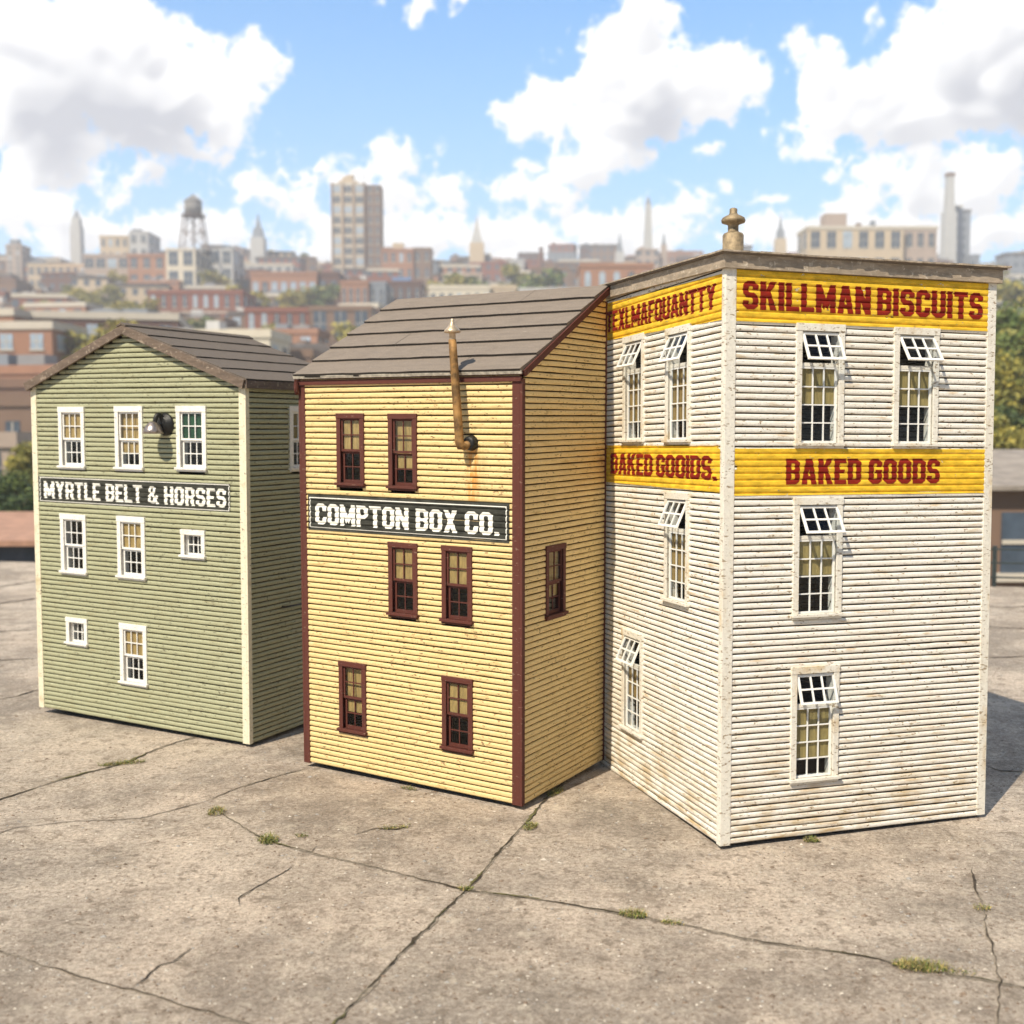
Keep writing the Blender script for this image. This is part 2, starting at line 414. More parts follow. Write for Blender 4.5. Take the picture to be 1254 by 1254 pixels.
def window(wall, parent, s0, s1, z0, z1, M, style, blind=0, blindmat=None, cols=3, rows=2, open_deg=0, label=None, cb=.03, ct=.035):
    F = wall.F
    co = .019
    sl = .024
    a, b = s0+.007, s1-.007                                     # casing outer; sill is a little wider
    mb = MB()
    mb.fbox(F, a, a+cb, z0+sl, z1-ct, 0, co); mb.fbox(F, b-cb, b, z0+sl, z1-ct, 0, co)
    mb.fbox(F, a-.002, b+.002, z1-ct, z1, 0, co+.002)
    i0, i1, j0, j1 = a+cb, b-cb, z0+sl, z1-ct
    dp = -.045
    for (p, q, u, v) in ((i0-.006, i0, j0, j1), (i1, i1+.006, j0, j1)): mb.fbox(F, p, q, u, v, dp, co-.003)
    mb.fbox(F, i0-.006, i1+.006, j1, j1+.006, dp, co-.004); mb.fbox(F, i0-.006, i1+.006, j0-.006, j0, dp, co-.004)
    root = mb.build('window', M['trim'], parent, label, bevel=.0012)
    wall.holes.append((a+cb*.5, b-cb*.5, z0+.008, z1-ct*.5))
    sm = MB(); sm.fbox(F, s0, s1, z0+sl*.45, z0+sl, 0, .032); sm.fbox(F, a, b, z0, z0+sl*.45, 0, .022)
    sm.build('sill', M['trim'], root, bevel=.001)
    H = j1-j0
    if style == 'double':
        mid = j0+H*.5
        sash(F, i0, i1, mid-.004, j1, .009, cols, rows, botfr=.012).build('sash', M['sash'], root)
        sash(F, i0+.004, i1-.002, j0, mid-.006, -.001, cols, rows, botfr=.016).build('sash', M['sash'], root)
        sheet(F, i0+.004, i1-.004, mid, j1-.004, .005).build('pane', M['glass'], root)
        sheet(F, i0+.006, i1-.006, j0+.005, mid-.008, -.005).build('pane', M['glass'], root)
    elif style == 'single':
        sash(F, i0, i1, j0, j1, -.008, cols, rows).build('sash', M['sash'], root)
        sheet(F, i0+.004, i1-.004, j0+.004, j1-.004, -.012).build('pane', M['glass'], root)
    else:
        hop = .132; sp = j1-hop-.004
        rail = MB(); rail.fbox(F, i0, i1, sp-.016, sp, -.012, .004); rail.build('rail', M['trim'], root)
        sash(F, i0, i1, j0, sp-.016, .003, 3, 4, fr=.009, mu=.0055).build('sash', M['sash'], root)
        sheet(F, i0+.004, i1-.004, j0+.004, sp-.018, -.001).build('pane', M['glass'], root)
        th = radians(open_deg)                                  # top-hung sash swung outward about its upper edge
        hz, ho = j1-.004, .010
        def G(s, z, o):
            dz = z-hz
            return F(s, hz+dz*cos(th)-o*sin(th)*0+o*sin(th), ho+(-dz)*sin(th)+o*cos(th))
        sash(G, i0+.002, i1+.006, hz-hop, hz, 0, 3, 2, fr=.011, mu=.008).build('hopper_sash', M['hop'], root)
        sheet(G, i0+.008, i1, hz-hop+.006, hz-.006, -.005).build('pane', M['glass'], root)
        j1 = sp-.016
    if blind:
        tot = 4 if style != 'single' else rows
        zb = j1-(j1-j0)*blind/tot+.004
        sheet(F, i0-.004, i1+.004, zb, j1+.004, -.0125 if (style == 'double' and blind > 2) else (-.0025 if style == 'double' else -.009), folds=.22, seed=s0*50).build('blind', blindmat, root)
    return root

# ------------------------------------------------------------------ materials
M_green = mat_paint('green_siding', (.37, .37, .225), dirt=(.24, .19, .08), amount=.45, chip=(.10, .09, .05), chips=.8, peel=((.56, .54, .35), .5))
M_yellow = mat_paint('yellow_siding', (.74, .555, .25), dirt=(.42, .27, .08), amount=.55, chip=(.22, .13, .05), chips=.9, peel=((.78, .66, .38), .4),
                     stain=[(-.262, .05, 1.22, 1.71, (.62, .25, .03), 1.0), (-.215, .05, 1.33, 1.72, (.40, .27, .10), .35)])
M_white = mat_paint('white_siding', (.82, .775, .68), dirt=(.48, .31, .12), amount=.72, chip=(.26, .18, .09), chips=.75, peel=((.56, .49, .38), .55), grime=(.0, .75, (.42, .29, .12), .7))
M_cream = mat_paint('cream_trim', (.74, .68, .50), dirt=(.42, .30, .12), amount=.55, chips=.6, streak=(2, 2, 3))
M_wtrim = mat_paint('white_trim', (.80, .77, .70), dirt=(.50, .40, .22), amount=.25, chips=.4, streak=(3, 3, 3))
M_oldwhite = mat_paint('weathered_white_trim', (.76, .72, .62), dirt=(.50, .32, .10), amount=.75, chip=(.30, .22, .13), chips=1.2, streak=(2, 2, 1.2), peel=((.50, .42, .30), .6))
M_maroon = mat_paint('maroon_trim', (.095, .020, .010), dirt=(.04, .018, .014), amount=.4, chip=(.22, .13, .09), chips=.5, rough=.75, streak=(3, 3, 2))
M_bare = mat_plain('groove_darkening', (.075, .055, .035), .4, 20, .9, stretch=(1, 1, 4), bs=0)  # recess darkening put into the colour of the board grooves
M_groove_y = mat_plain('groove_darkening_brown', (.13, .075, .025), .4, 20, .9, stretch=(1, 1, 4), bs=0)  # same groove darkening by colour, browner for the yellow boards
M_strip_edge = mat_plain('dark_strip_edge', (.028, .022, .018), .4, 30, .9, bs=0)  # dark front face of each roofing strip
M_sash = mat_plain('white_sash', (.82, .80, .74), .05, 20, .5, bs=.1)
M_fascia = mat_wood('weathered_fascia', (.18, .13, .095), (.42, .34, .26), (4, 4, 26))
M_fascia_light = mat_wood('grey_fascia', (.43, .345, .25), (.66, .58, .46), (6, 6, 20))
M_roof1 = mat_roofing('dark_roofing', (.125, .098, .074), (.34, .29, .23))
M_roof2 = mat_roofing('grey_roofing', (.205, .165, .128), (.44, .38, .31))
M_edge = mat_plain('roof_edge', (.50, .46, .38), .35, 40, .8)
M_edge2 = mat_plain('roof_edge_brown', (.33, .27, .20), .4, 40, .8)
M_plinth = mat_plain('plinth', (.03, .026, .022), .3, 20, .9)
M_glass = mat_glass('window_glass')
M_amber = mat_plain('amber_blind', (.42, .27, .085), .25, 14, .85, stretch=(4, 4, 1))
M_olive = mat_plain('olive_blind', (.36, .26, .085), .2, 12, .85, stretch=(4, 4, 1))
M_olived = mat_plain('dark_olive_blind', (.30, .19, .055), .25, 12, .85, stretch=(4, 4, 1))  # olive blind darkened in colour to offset strong sun on the left wall
M_greenb = mat_plain('green_blind', (.008, .06, .016), .3, 12, .8)
M_black = mat_sheet('black_sign_paint', (.045, .045, .036), .5, .70, 30)
M_letter = mat_sheet('white_sign_paint', (.84, .82, .74), .10, .70, 44)
M_band = mat_sheet('yellow_band_paint', (.80, .50, .035), .30, .64, 16)
M_red = mat_sheet('red_sign_paint', (.235, .014, .005), .30, .73, 34)
M_rust = mat_plain('rusty_pipe', (.27, .145, .045), .65, 16, .65, .3, .5, .003)
M_brass = mat_plain('brassy_cap', (.52, .40, .27), .25, 30, .4, .6, .2)
M_iron = mat_plain('black_iron', (.018, .017, .015), .5, 60, .4, .4, .5, .003)
M_steel = mat_plain('lamp_shade_metal', (.32, .27, .24), .35, 50, .32, .8, .3)
M_zinc = mat_plain('zinc_strip', (.40, .42, .45), .25, 8, .45, .7, .15, stretch=(3, 3, 1))
M_stone = mat_plain('vent_metal', (.30, .225, .13), .45, 26, .6, .35, .6, .004)

# ------------------------------------------------------------------ the three wooden buildings
def courses(zmax, c0, c1):
    zs = [0.0]
    while zs[-1] < zmax+.001:
        k = min(1, zs[-1]/2.3); zs.append(zs[-1]+c0+(c1-c0)*k)
    return zs
def root_of(b): return empty('wooden_building', (b[0], b[1], .021), (b[4], b[3], b[2]))
def strips(mb, P, n, u0, u1, thick=.006, over=.012, rag=.003, seed=1, cuts=()):
    """overlapping roofing strips; P(u, t, h): u along the strip, t from eave 0 to ridge 1, h above the slope"""
    rnd = random.Random(seed)
    for i in range(n):
        t0, t1 = i/n, (i+1)/n
        cu = [u0]+sorted(c for k, c in cuts if k == i)+[u1]
        for p, q in zip(cu, cu[1:]):
            m = max(2, int(abs(q-p)/.08)); row = []
            for j in range(m+1):
                u = p+(q-p)*j/m
                if j == 0 and p != u0: u += .003
                r = rnd.uniform(-rag, rag); l = rnd.uniform(0, .0022)
                row.append((u, r, l))
            for (ua, ra, la), (ub, rb, lb) in zip(row, row[1:]):
                e = .012; f0 = len(mb.f)
                mb.hexa([P(ua, t0-e+ra, .0), P(ub, t0-e+rb, .0), P(ub, t1, .0), P(ua, t1, .0),
                         P(ua, t0-e+ra, thick*1.9+la), P(ub, t0-e+rb, thick*1.9+lb), P(ub, t1, thick*.8), P(ua, t1, thick*.8)]); mb.mi[f0+2] = 1

# ---- green gabled building
gb = (-1.5052, 6.349, -.4873, .0099, .0046); GW, GD, GH, GP = 1.7182, 1.0211, 2.0577, 2.3769
R1 = root_of(gb)
tag(R1, 'olive green clapboard gabled building with white windows, farthest left of the three', 'building')
gzs = courses(GP, .0285, .0298)
gpk = -GW*.52
def gtop(z):
    if z <= GH: return (-GW, 0)
    k = (z-GH)/(GP-GH); return (-GW+(gpk+GW)*k, 0+gpk*k)
Wf = Wall(lambda s, z, o: (s, -o, z), -GW, 0, gzs, gtop, 1)
Ws = Wall(lambda s, z, o: (o, s, z), 0, GD, [z for z in gzs if z <= GH+.03], None, 2)
Wb = Wall(lambda s, z, o: (s, GD+o, z), -GW, 0, gzs, gtop, 3)
Wl = Wall(lambda s, z, o: (-GW-o, s, z), 0, GD, [z for z in gzs if z <= GH+.03], None, 4)
Mg = {'trim': M_wtrim, 'sash': M_sash, 'glass': M_glass}
yel = 'white double-hung window with yellow curtain behind its upper panes'
window(Wf, R1, -1.496, -1.256, 1.537, 1.923, Mg, 'double', 2, M_amber, label='white window with yellow curtain in its upper half, at the left end of the top row')
window(Wf, R1, -1.010, -.768, 1.539, 1.927, Mg, 'double', 3, M_amber, label='white window with yellow curtain down to its lowest pane row, left of the wall lamp')
window(Wf, R1, -.514, -.272, 1.549, 1.928, Mg, 'double', 2, M_greenb, label='white window with dark green upper panes, right of the wall lamp')
window(Wf, R1, -1.502, -1.262, .880, 1.260, Mg, 'double', 0, label='white window with all panes dark, below the left end of the name band')
window(Wf, R1, -1.009, -.766, .884, 1.268, Mg, 'double', 2, M_amber, label='white window with yellow curtain, right below the middle of the name band')
window(Wf, R1, -.493, -.294, 1.039, 1.212, Mg, 'single', 0, cb=.028, ct=.030, label='small white six-pane window at the right of the middle row')
window(Wf, R1, -1.472, -1.271, .431, .610, Mg, 'single', 0, cb=.028, ct=.030, label='small white six-pane window at the lower left')
window(Wf, R1, -1.006, -.768, .234, .613, Mg, 'double', 2, M_amber, label='white window with yellow curtain nearest the ground')
window(Ws, R1, .361, .600, 1.546, 1.933, Mg, 'double', 2, M_olive, label='white window on the shaded side wall')
for w_, nm in ((Wf, 1), (Ws, 2), (Wb, 3), (Wl, 4)):
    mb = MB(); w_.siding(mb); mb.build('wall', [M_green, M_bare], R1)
boards('corner_board', M_cream, R1, ((-.035, .0, -.0155, 0, 0, GH-.01), (0, .0155, -.0155, .016, 0, GH-.03)),
       ((-GW, -GW+.032, -.0155, 0, 0, GH-.01), (-GW-.0155, -GW, -.0155, .03, 0, GH-.03)),
       ((-.03, .0155, GD, GD+.0155, 0, GH-.03), (0, .015, GD-.03, GD, 0, GH-.03)), (-GW-.0155, -GW+.03, GD, GD+.0155, 0, GH-.03))
mb = MB(); mb.box(-GW+.002, -.002, .002, GD-.002, .0065, .012); mb.build('floor', M_plinth, R1)
mb = MB(); mb.box(-GW+.08, -.08, .08, GD-.08, -.03, .006); mb.build('plinth', M_plinth, R1)
# roof
ov = .035; ovs = .028
def gslope(side):   # P(u along y, t eave->ridge, h)
    ex = ovs if side > 0 else -GW-ovs
    dz = (GP-GH)/(abs(gpk) if side > 0 else (GW+gpk)); ez = GH+.022-dz*ovs; rx, rz = gpk, GP+.022
    n = Vector((rz-ez, 0, abs(ex-rx))).normalized(); n.x *= (1 if side > 0 else -1)
    return lambda u, t, h: (ex+(rx-ex)*t+n.x*h, u, ez+(rz-ez)*t+n.z*h)
mb = MB(); deck = MB()
for sd in (1, -1):
    P = gslope(sd); strips(mb, P, 5, -ov, GD+ov, seed=5+sd)
    deck.hexa([P(-ov+.004, 0, -.02), P(GD+ov-.004, 0, -.02), P(GD+ov-.004, 1, -.02), P(-ov+.004, 1, -.02), P(-ov+.004, 0, -.001), P(GD+ov-.004, 0, -.001), P(GD+ov-.004, 1, -.001), P(-ov+.004, 1, -.001)])
rf = mb.build('roof', [M_roof1, M_strip_edge], R1)
deck.build('roof_deck', M_fascia, rf)
for y0, y1 in ((-ov-.016, -ov), (GD+ov, GD+ov+.016)):
    for sd in (1, -1):
        mb = MB(); P = gslope(sd)
        a0, a1 = P(0, -.008, -.048), P(0, 1.0, -.052); b0, b1 = P(0, -.008, .004), P(0, 1.0, .004)
        pts = []
        for z in (0, 1):
            A0, A1 = ((a0, a1), (b0, b1))[z]
            xx = A1[0] if z else gpk
            pts += [(A0[0], y0, A0[2]), (gpk, y0, A1[2]), (gpk, y1, A1[2]), (A0[0], y1, A0[2])]
        mb.hexa(pts); mb.build('rake_board', M_fascia, rf, bevel=.001)
for sd in (1, -1):
    mb = MB(); P = gslope(sd); q = P(0, 0, 0); x = q[0]
    mb.box(min(x, x+sd*.014), max(x, x+sd*.014), -ov, GD+ov, q[2]-.045, q[2]-.001)
    mb.build('eave_board', M_fascia, rf, bevel=.001)
mb = MB()
for y0, y1 in ((-ov-.020, .42), (.424, GD+ov+.01)):
    r0 = GP+.022
    k1 = (GP-GH)/abs(gpk)
    mb.hexa([(gpk-.036, y0, r0-.036*k1+.006), (gpk-.036, y1, r0-.036*k1+.006), (gpk, y1, r0+.006), (gpk, y0, r0+.006), (gpk-.036, y0, r0-.036*k1+.016), (gpk-.036, y1, r0-.036*k1+.016), (gpk, y1, r0+.020), (gpk, y0, r0+.020)])
    mb.hexa([(gpk, y0, r0+.006), (gpk, y1, r0+.006), (gpk+.036, y1, r0-.036*k1+.006), (gpk+.036, y0, r0-.036*k1+.006), (gpk, y0, r0+.020), (gpk, y1, r0+.020), (gpk+.036, y1, r0-.036*k1+.016), (gpk+.036, y0, r0-.036*k1+.016)])
mb.build('ridge_cap', M_roof1, rf)
# name band
sg = Wf.drape(rect(-1.684, -.107, 1.328, 1.488), .0012).build('sign_band', M_black, R1)
Wf.drape(border(-1.672, -.112, 1.331, 1.484, .0055), .0019).build('border_line', M_letter, sg)
Wf.drape(text_polys('MYRTLE BELT & HORSES', -1.634, -.136, 1.352, 1.458, t=.165, gap=.075, space=.26), .0026).build('lettering', M_letter, sg)
# wall lamp
mb = MB(); mb.lathe([(0, .034), (.034, .034), (.044, .030), (.050, .020), (.062, .016), (.066, .008), (.066, .0)], (-.592, -.010, 1.820), 28, axis='y')
lp = mb.build('wall_lamp', M_iron, R1)
mb = MB(); pts = []
for i in range(13):
    a = pi*(i/12)
    pts.append((-.592-.012*(i/12), -.035-.026*(1-cos(a)), 1.822+.056*sin(a)))
mb.tube(pts, [.015-.003*(i/12) for i in range(13)], 10); mb.build('gooseneck_arm', M_iron, lp)
mb = MB(); mb.lathe([(.004, .046), (.018, .044), (.026, .036), (.044, .018), (.054, -.004), (.060, -.026), (.057, -.026), (.050, -.004), (.034, .014), (.004, .024)], (-.612, -.092, 1.792), 28)
mb.build('lamp_shade', M_steel, lp)
mb = MB(); mb.tube([(-.575, -.02, 1.80), (-.59, -.03, 1.772), (-.60, -.02, 1.765)], .012, 10); mb.build('bracket', M_iron, lp)
mb = MB(); mb.tube([(.012, .285, .752), (.03, .285, .752), (.034, .30, .752), (.034, .62, .748)], .006, 8); mb.lathe([(.012, .0), (.012, .006), (0, .006)], (.0, .285, .752), 12); mb.build('side_pipe', M_iron, R1)

# ---- yellow shed-roofed building
yb = (.0421, 5.2791, -.5491, .0073, .0113); YW, YD, YH, YP = 1.341, .8363, 2.0585, 2.5036
R2 = root_of(yb)
tag(R2, 'yellow clapboard building with maroon trim and sloping grey roof, in the middle of the three', 'building')
yzs = courses(YP, .0285, .0298)
Yf = Wall(lambda s, z, o: (s, -o, z), -YW, 0, [z for z in yzs if z <= YH+.02], None, 11)
def ytop(z):
    return (0, YD) if z <= YH else (YD*(z-YH)/(YP-YH), YD)
Ys = Wall(lambda s, z, o: (o, s, z), 0, YD, yzs, ytop, 12)
Yl = Wall(lambda s, z, o: (-YW-o, s, z), 0, YD, yzs, ytop, 13)
Yb = Wall(lambda s, z, o: (s, YD+o, z), -YW, 0, yzs, None, 14)
My = {'trim': M_maroon, 'sash': M_maroon, 'glass': M_glass}
for a in ((-1.107, -.914, 1.490, 1.869, 2, 'maroon window with dark lower panes, left of the top row'),
          (-.773, -.583, 1.485, 1.867, 3, 'maroon window with amber blind over three pane rows, right of the top row'),
          (-.779, -.585, .844, 1.225, 2, 'maroon window left of the pair under the name band'),
          (-.451, -.259, .842, 1.227, 2, 'maroon window right of the pair under the name band'),
          (-1.112, -.918, .198, .580, 3, 'maroon window nearest the ground on the left'),
          (-.453, -.258, .204, .581, 2, 'maroon window nearest the ground on the right')):
    window(Yf, R2, a[0], a[1], a[2], a[3], My, 'double', a[4], M_amber, cols=2, label=a[5], cb=.026, ct=.026)
window(Ys, R2, .203, .413, .860, 1.226, My, 'double', 3, M_amber, cols=2, label='maroon window on the shaded side wall', cb=.026, ct=.026)
for w_ in (Yf, Ys, Yl, Yb):
    mb = MB(); w_.siding(mb); mb.build('wall', [M_yellow, M_groove_y], R2)
boards('corner_board', M_maroon, R2, ((-.040, 0, -.0155, 0, 0, YH-.03), (0, .0155, -.0155, .012, 0, YH-.03)),
       ((-YW, -YW+.028, -.0155, 0, -.005, YH-.03), (-YW-.0155, -YW, -.0155, .02, -.005, YH-.03)),
       (-.03, .0155, YD, YD+.0155, 0, YP-.05), (-YW-.0155, -YW+.03, YD, YD+.0155, 0, YP-.05))
mb = MB(); mb.box(-YW+.002, -.002, .002, YD-.002, .0065, .012); mb.build('floor', M_plinth, R2)
mb = MB(); mb.box(-YW+.08, -.08, .08, YD-.08, -.03, .006); mb.build('plinth', M_plinth, R2)
yov, yos = .030, .022
dzr = (YP-YH)/YD; nrm = Vector((0, -dzr, 1)).normalized()
def PY(u, t, h):
    y = -yov+(YD+yov+.02)*t; z = YH+.018+dzr*y
    return (u, y+nrm.y*h, z+nrm.z*h)
mb = MB(); strips(mb, PY, 6, -YW-yos, yos, thick=.010, seed=9, cuts=((2, -.92), (5, -.42), (0, -.35), (3, -.7)))
rf = mb.build('roof', [M_roof2, M_strip_edge], R2)
mb = MB(); mb.hexa([PY(-YW-yos+.003, 0, -.018), PY(yos-.003, 0, -.018), PY(yos-.003, 1, -.018), PY(-YW-yos+.003, 1, -.018), PY(-YW-yos+.003, 0, -.001), PY(yos-.003, 0, -.001), PY(yos-.003, 1, -.001), PY(-YW-yos+.003, 1, -.001)])
mb.build('roof_deck', M_maroon, rf)
mb = MB()   # pale worn edge of the roofing at eave and rake
mb.hexa([PY(-YW-yos-.004, -.014, -.006), PY(yos+.004, -.014, -.006), PY(yos+.004, -.008, -.006), PY(-YW-yos-.004, -.008, -.006), PY(-YW-yos-.004, -.014, .0085), PY(yos+.004, -.014, .0085), PY(yos+.004, -.008, .0085), PY(-YW-yos-.004, -.008, .0085)])
mb.build('roof_edge', M_edge, rf)
mb = MB()
q = PY(0, 0, 0)
mb.box(-YW-.012, .012, q[1]+.004, q[1]+.018, q[2]-.045, q[2]-.020)
for x0, x1 in ((.0165, .030), (-YW-.030, -YW-.0165)):
    A, Bp = PY(0, 0.012, -.032), PY(0, 1, -.034); A2, B2 = PY(0, 0.012, -.001), PY(0, 1, -.001)
    mb.hexa([(x0, A[1], A[2]), (x1, A[1], A[2]), (x1, Bp[1], Bp[2]), (x0, Bp[1], Bp[2]), (x0, A2[1], A2[2]), (x1, A2[1], A2[2]), (x1, B2[1], B2[2]), (x0, B2[1], B2[2])])
mb.build('fascia', M_maroon, rf, bevel=.001)
mb = MB(); mb.tube([(-YW-.012, -.028, YH-.012), (-YW-.012, -.034, YH-.05), (-YW-.012, -.026, YH-.09)], .014, 8); mb.build('gutter_end', M_maroon, R2)
sg = Yf.drape(rect(-1.301, -.056, 1.259, 1.446), .0012).build('sign_band', M_black, R2)
Yf.drape(border(-1.290, -.070, 1.271, 1.432, .005), .0019).build('border_line', M_letter, sg)
Yf.drape(text_polys('COMPTON BOX CO.', -1.250, -.112, 1.291, 1.400, t=.168, gap=.06, space=.24), .0026).build('lettering', M_letter, sg)
# rusty vent pipe
mb = MB(); mb.lathe([(0, .040), (.020, .040), (.030, .038), (.034, .026), (.034, .010), (.038, .006), (.038, 0)], (-.268, -.006, 1.727), 22, axis='y')
fl = mb.build('pipe_flange', M_iron, R2)
mb = MB(); p0 = Vector((-.296, -.072, 1.712)); p1 = Vector((-.334, -.075, 2.214))
pts = [(-.268, -.035, 1.722), (-.282, -.058, 1.714), (-.292, -.070, 1.715), (-.297, -.073, 1.732)]+[tuple(p0.lerp(p1, .08+.92*i/8)) for i in range(9)]
mb.tube(pts, [.018, .022, .0235, .0225]+[.0215-.0003*i for i in range(9)], 16)
pp = mb.build('vent_pipe', M_rust, R2)
mb = MB(); mb.lathe([(.0155, -.005), (.0155, .028), (.019, .030), (.037, .032), (.040, .038), (.037, .046), (.022, .060), (.013, .076), (.009, .088), (.0085, .096), (.0, .100)], (-.334, -.075, 2.214), 24)
mb.build('cap', M_brass, pp)
for zz in (1.80, 1.95, 2.10):
    pass

# ---- white corner building
wb = (.9073, 4.7657, .3074, .007, -.0183); WW, WD, WH, WH2 = 1.3511, 1.3604, 2.478, 2.522
R3 = root_of(wb)
tag(R3, 'tall weathered white clapboard building with yellow bands of red lettering, farthest right of the three', 'building')
wzs = courses(2.52, .0262, .0292)
Wr = Wall(lambda s, z, o: (s, -o, z), 0, WW, [z for z in wzs if z <= 2.495], None, 21)
Wq = Wall(lambda s, z, o: (-o, s, z), 0, WD, wzs, None, 22)
Wk = Wall(lambda s, z, o: (s, WD+o, z), 0, WW, wzs, None, 23)
We = Wall(lambda s, z, o: (WW+o, s, z), 0, WD, [z for z in wzs if z <= 2.51], None, 24)
Mw = {'trim': M_oldwhite, 'sash': M_sash, 'glass': M_glass, 'hop': M_sash}
kw = dict(cb=.029, ct=.032)
window(Wr, R3, .319, .574, 1.713, 2.252, Mw, 'hopper', 2, M_olive, open_deg=25, label='tall white window with its top sash swung open, left of the pair under the upper lettering', **kw)
window(Wr, R3, .814, 1.066, 1.713, 2.252, Mw, 'hopper', 2, M_olive, open_deg=33, label='tall white window with its top sash swung open widest, right of the pair under the upper lettering', **kw)
window(Wr, R3, .317, .577, .965, 1.499, Mw, 'hopper', 2, M_olive, open_deg=30, label='tall white window with its top sash open, just under the lower yellow band', **kw)
window(Wr, R3, .317, .573, .236, .757, Mw, 'hopper', 3, M_olive, open_deg=18, label='tall white window with its top sash open, nearest the ground', **kw)
window(Wq, R3, .808, 1.080, 1.737, 2.284, Mw, 'hopper', 3, M_olived, open_deg=25, label='tall white window with open top sash on the left wall, farther from the corner in the upper row', **kw)
window(Wq, R3, .303, .575, 1.731, 2.274, Mw, 'hopper', 3, M_olived, open_deg=24, label='tall white window with open top sash on the left wall, nearer the corner in the upper row', **kw)
window(Wq, R3, .304, .572, .984, 1.510, Mw, 'hopper', 3, M_olived, open_deg=24, label='tall white window with open top sash on the left wall, in the middle row', **kw)
window(Wq, R3, .800, 1.070, .258, .788, Mw, 'hopper', 2, M_olived, open_deg=24, label='tall white window with open top sash on the left wall, nearest the ground', **kw)
for w_ in (Wr, Wq, Wk, We):
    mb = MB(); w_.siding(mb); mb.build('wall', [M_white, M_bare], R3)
boards('corner_board', M_oldwhite, R3, ((-.0155, .034, -.0155, 0, -.003, WH-.004), (-.0155, 0, 0, .020, -.003, WH-.004)),
       ((WW-.030, WW+.0155, -.0155, 0, .004, WH-.004), (WW, WW+.0155, 0, .03, .004, WH-.004)),
       ((-.0155, 0, WD-.012, WD+.0155, .004, WH2-.01), (0, .03, WD, WD+.0155, .004, WH2-.01)), (WW-.03, WW+.0155, WD, WD+.0155, .004, WH-.01))
mb = MB(); mb.tube([(-.022, WD+.004, .02), (-.022, WD+.004, 2.46)], .0135, 12); mb.build('corner_pipe', M_zinc, R3)
mb = MB(); mb.box(.002, WW-.002, .002, WD-.002, .0065, .012); mb.build('floor', M_plinth, R3)
mb = MB(); mb.box(.08, WW-.08, .08, WD-.08, -.03, .006); mb.build('plinth', M_plinth, R3)
# roof: sloping a little up to the back
def wr(y): return WH+(WH2-WH)*y/WD
fo = .018
mb = MB()
def slab(x0, x1, y0, y1, h0, h1):
    mb.hexa([(x0, y0, wr(y0)+h0), (x1, y0, wr(y0)+h0), (x1, y1, wr(y1)+h0), (x0, y1, wr(y1)+h0), (x0, y0, wr(y0)+h1), (x1, y0, wr(y0)+h1), (x1, y1, wr(y1)+h1), (x0, y1, wr(y1)+h1)])
slab(-.0155-fo, WW+.0155+fo, -.0155-fo, -.0155, -.010, .050)
slab(-.0155-fo, -.0155, -.0155, WD+.0155, -.010, .050)
slab(WW+.0155, WW+.0155+fo, -.0155, WD+.0155, -.010, .050)
slab(-.0155-fo, WW+.0155+fo, WD+.0155, WD+.0155+fo, -.010, .050)
fs = mb.build('fascia', M_fascia_light, R3, bevel=.0015)
mb = MB(); slab(-.046, WW+.046, -.046, WD+.046, .0502, .056); rf = mb.build('roof', M_roof2, R3)
mb = MB(); rnd = random.Random(4)
x = -.056
while x < WW+.05:       # ragged curled shingle strips along the front edge
    l = rnd.uniform(.09, .26); x1 = min(x+l, WW+.056); e = rnd.uniform(.004, .012); hh = rnd.uniform(.058, .062); n = 5
    for i in range(n):
        a, b = x+(x1-x)*i/n, x+(x1-x)*(i+1)/n-(.0015 if i == n-1 else 0)
        ja, jb = [rnd.uniform(-.003, .003) for _ in range(2)]
        mb.hexa([(a, -.050-e+ja, WH+hh-.006), (b, -.050-e+jb, WH+hh-.006), (b, .10, WH+.0562), (a, .10, WH+.0562), (a, -.050-e+ja, WH+hh+rnd.uniform(0, .002)), (b, -.050-e+jb, WH+hh+rnd.uniform(0, .002)), (b, .10, WH+.063), (a, .10, WH+.063)])
    x = x1+.001
y = .10
while y < WD+.04:
    l = rnd.uniform(.15, .3); y1 = min(y+l, WD+.05)
    mb.hexa([(-.055-rnd.uniform(0, .005), y, wr(y)+.0562), (.1, y, wr(y)+.0562), (.1, y1-.001, wr(y1)+.0562), (-.055, y1-.001, wr(y1)+.0562), (-.055, y, wr(y)+.0625), (.1, y, wr(y)+.062), (.1, y1-.001, wr(y1)+.062), (-.055, y1-.001, wr(y1)+.0625)])
    y = y1
mb.build('shingle_edge', M_edge2, rf)
mb = MB(); mb.lathe([(.052, .0), (.052, .004), (.0445, .006), (.0445, .078), (.040, .086), (.028, .091), (.0225, .095), (.0225, .122), (.030, .126), (.049, .133), (.0515, .142), (.047, .152), (.033, .160), (.021, .166), (.0165, .172), (.0165, .190), (.010, .194), (0, .194)], (.052, .052, WH+.063), 28)
mb.build('roof_vent', M_stone, R3)
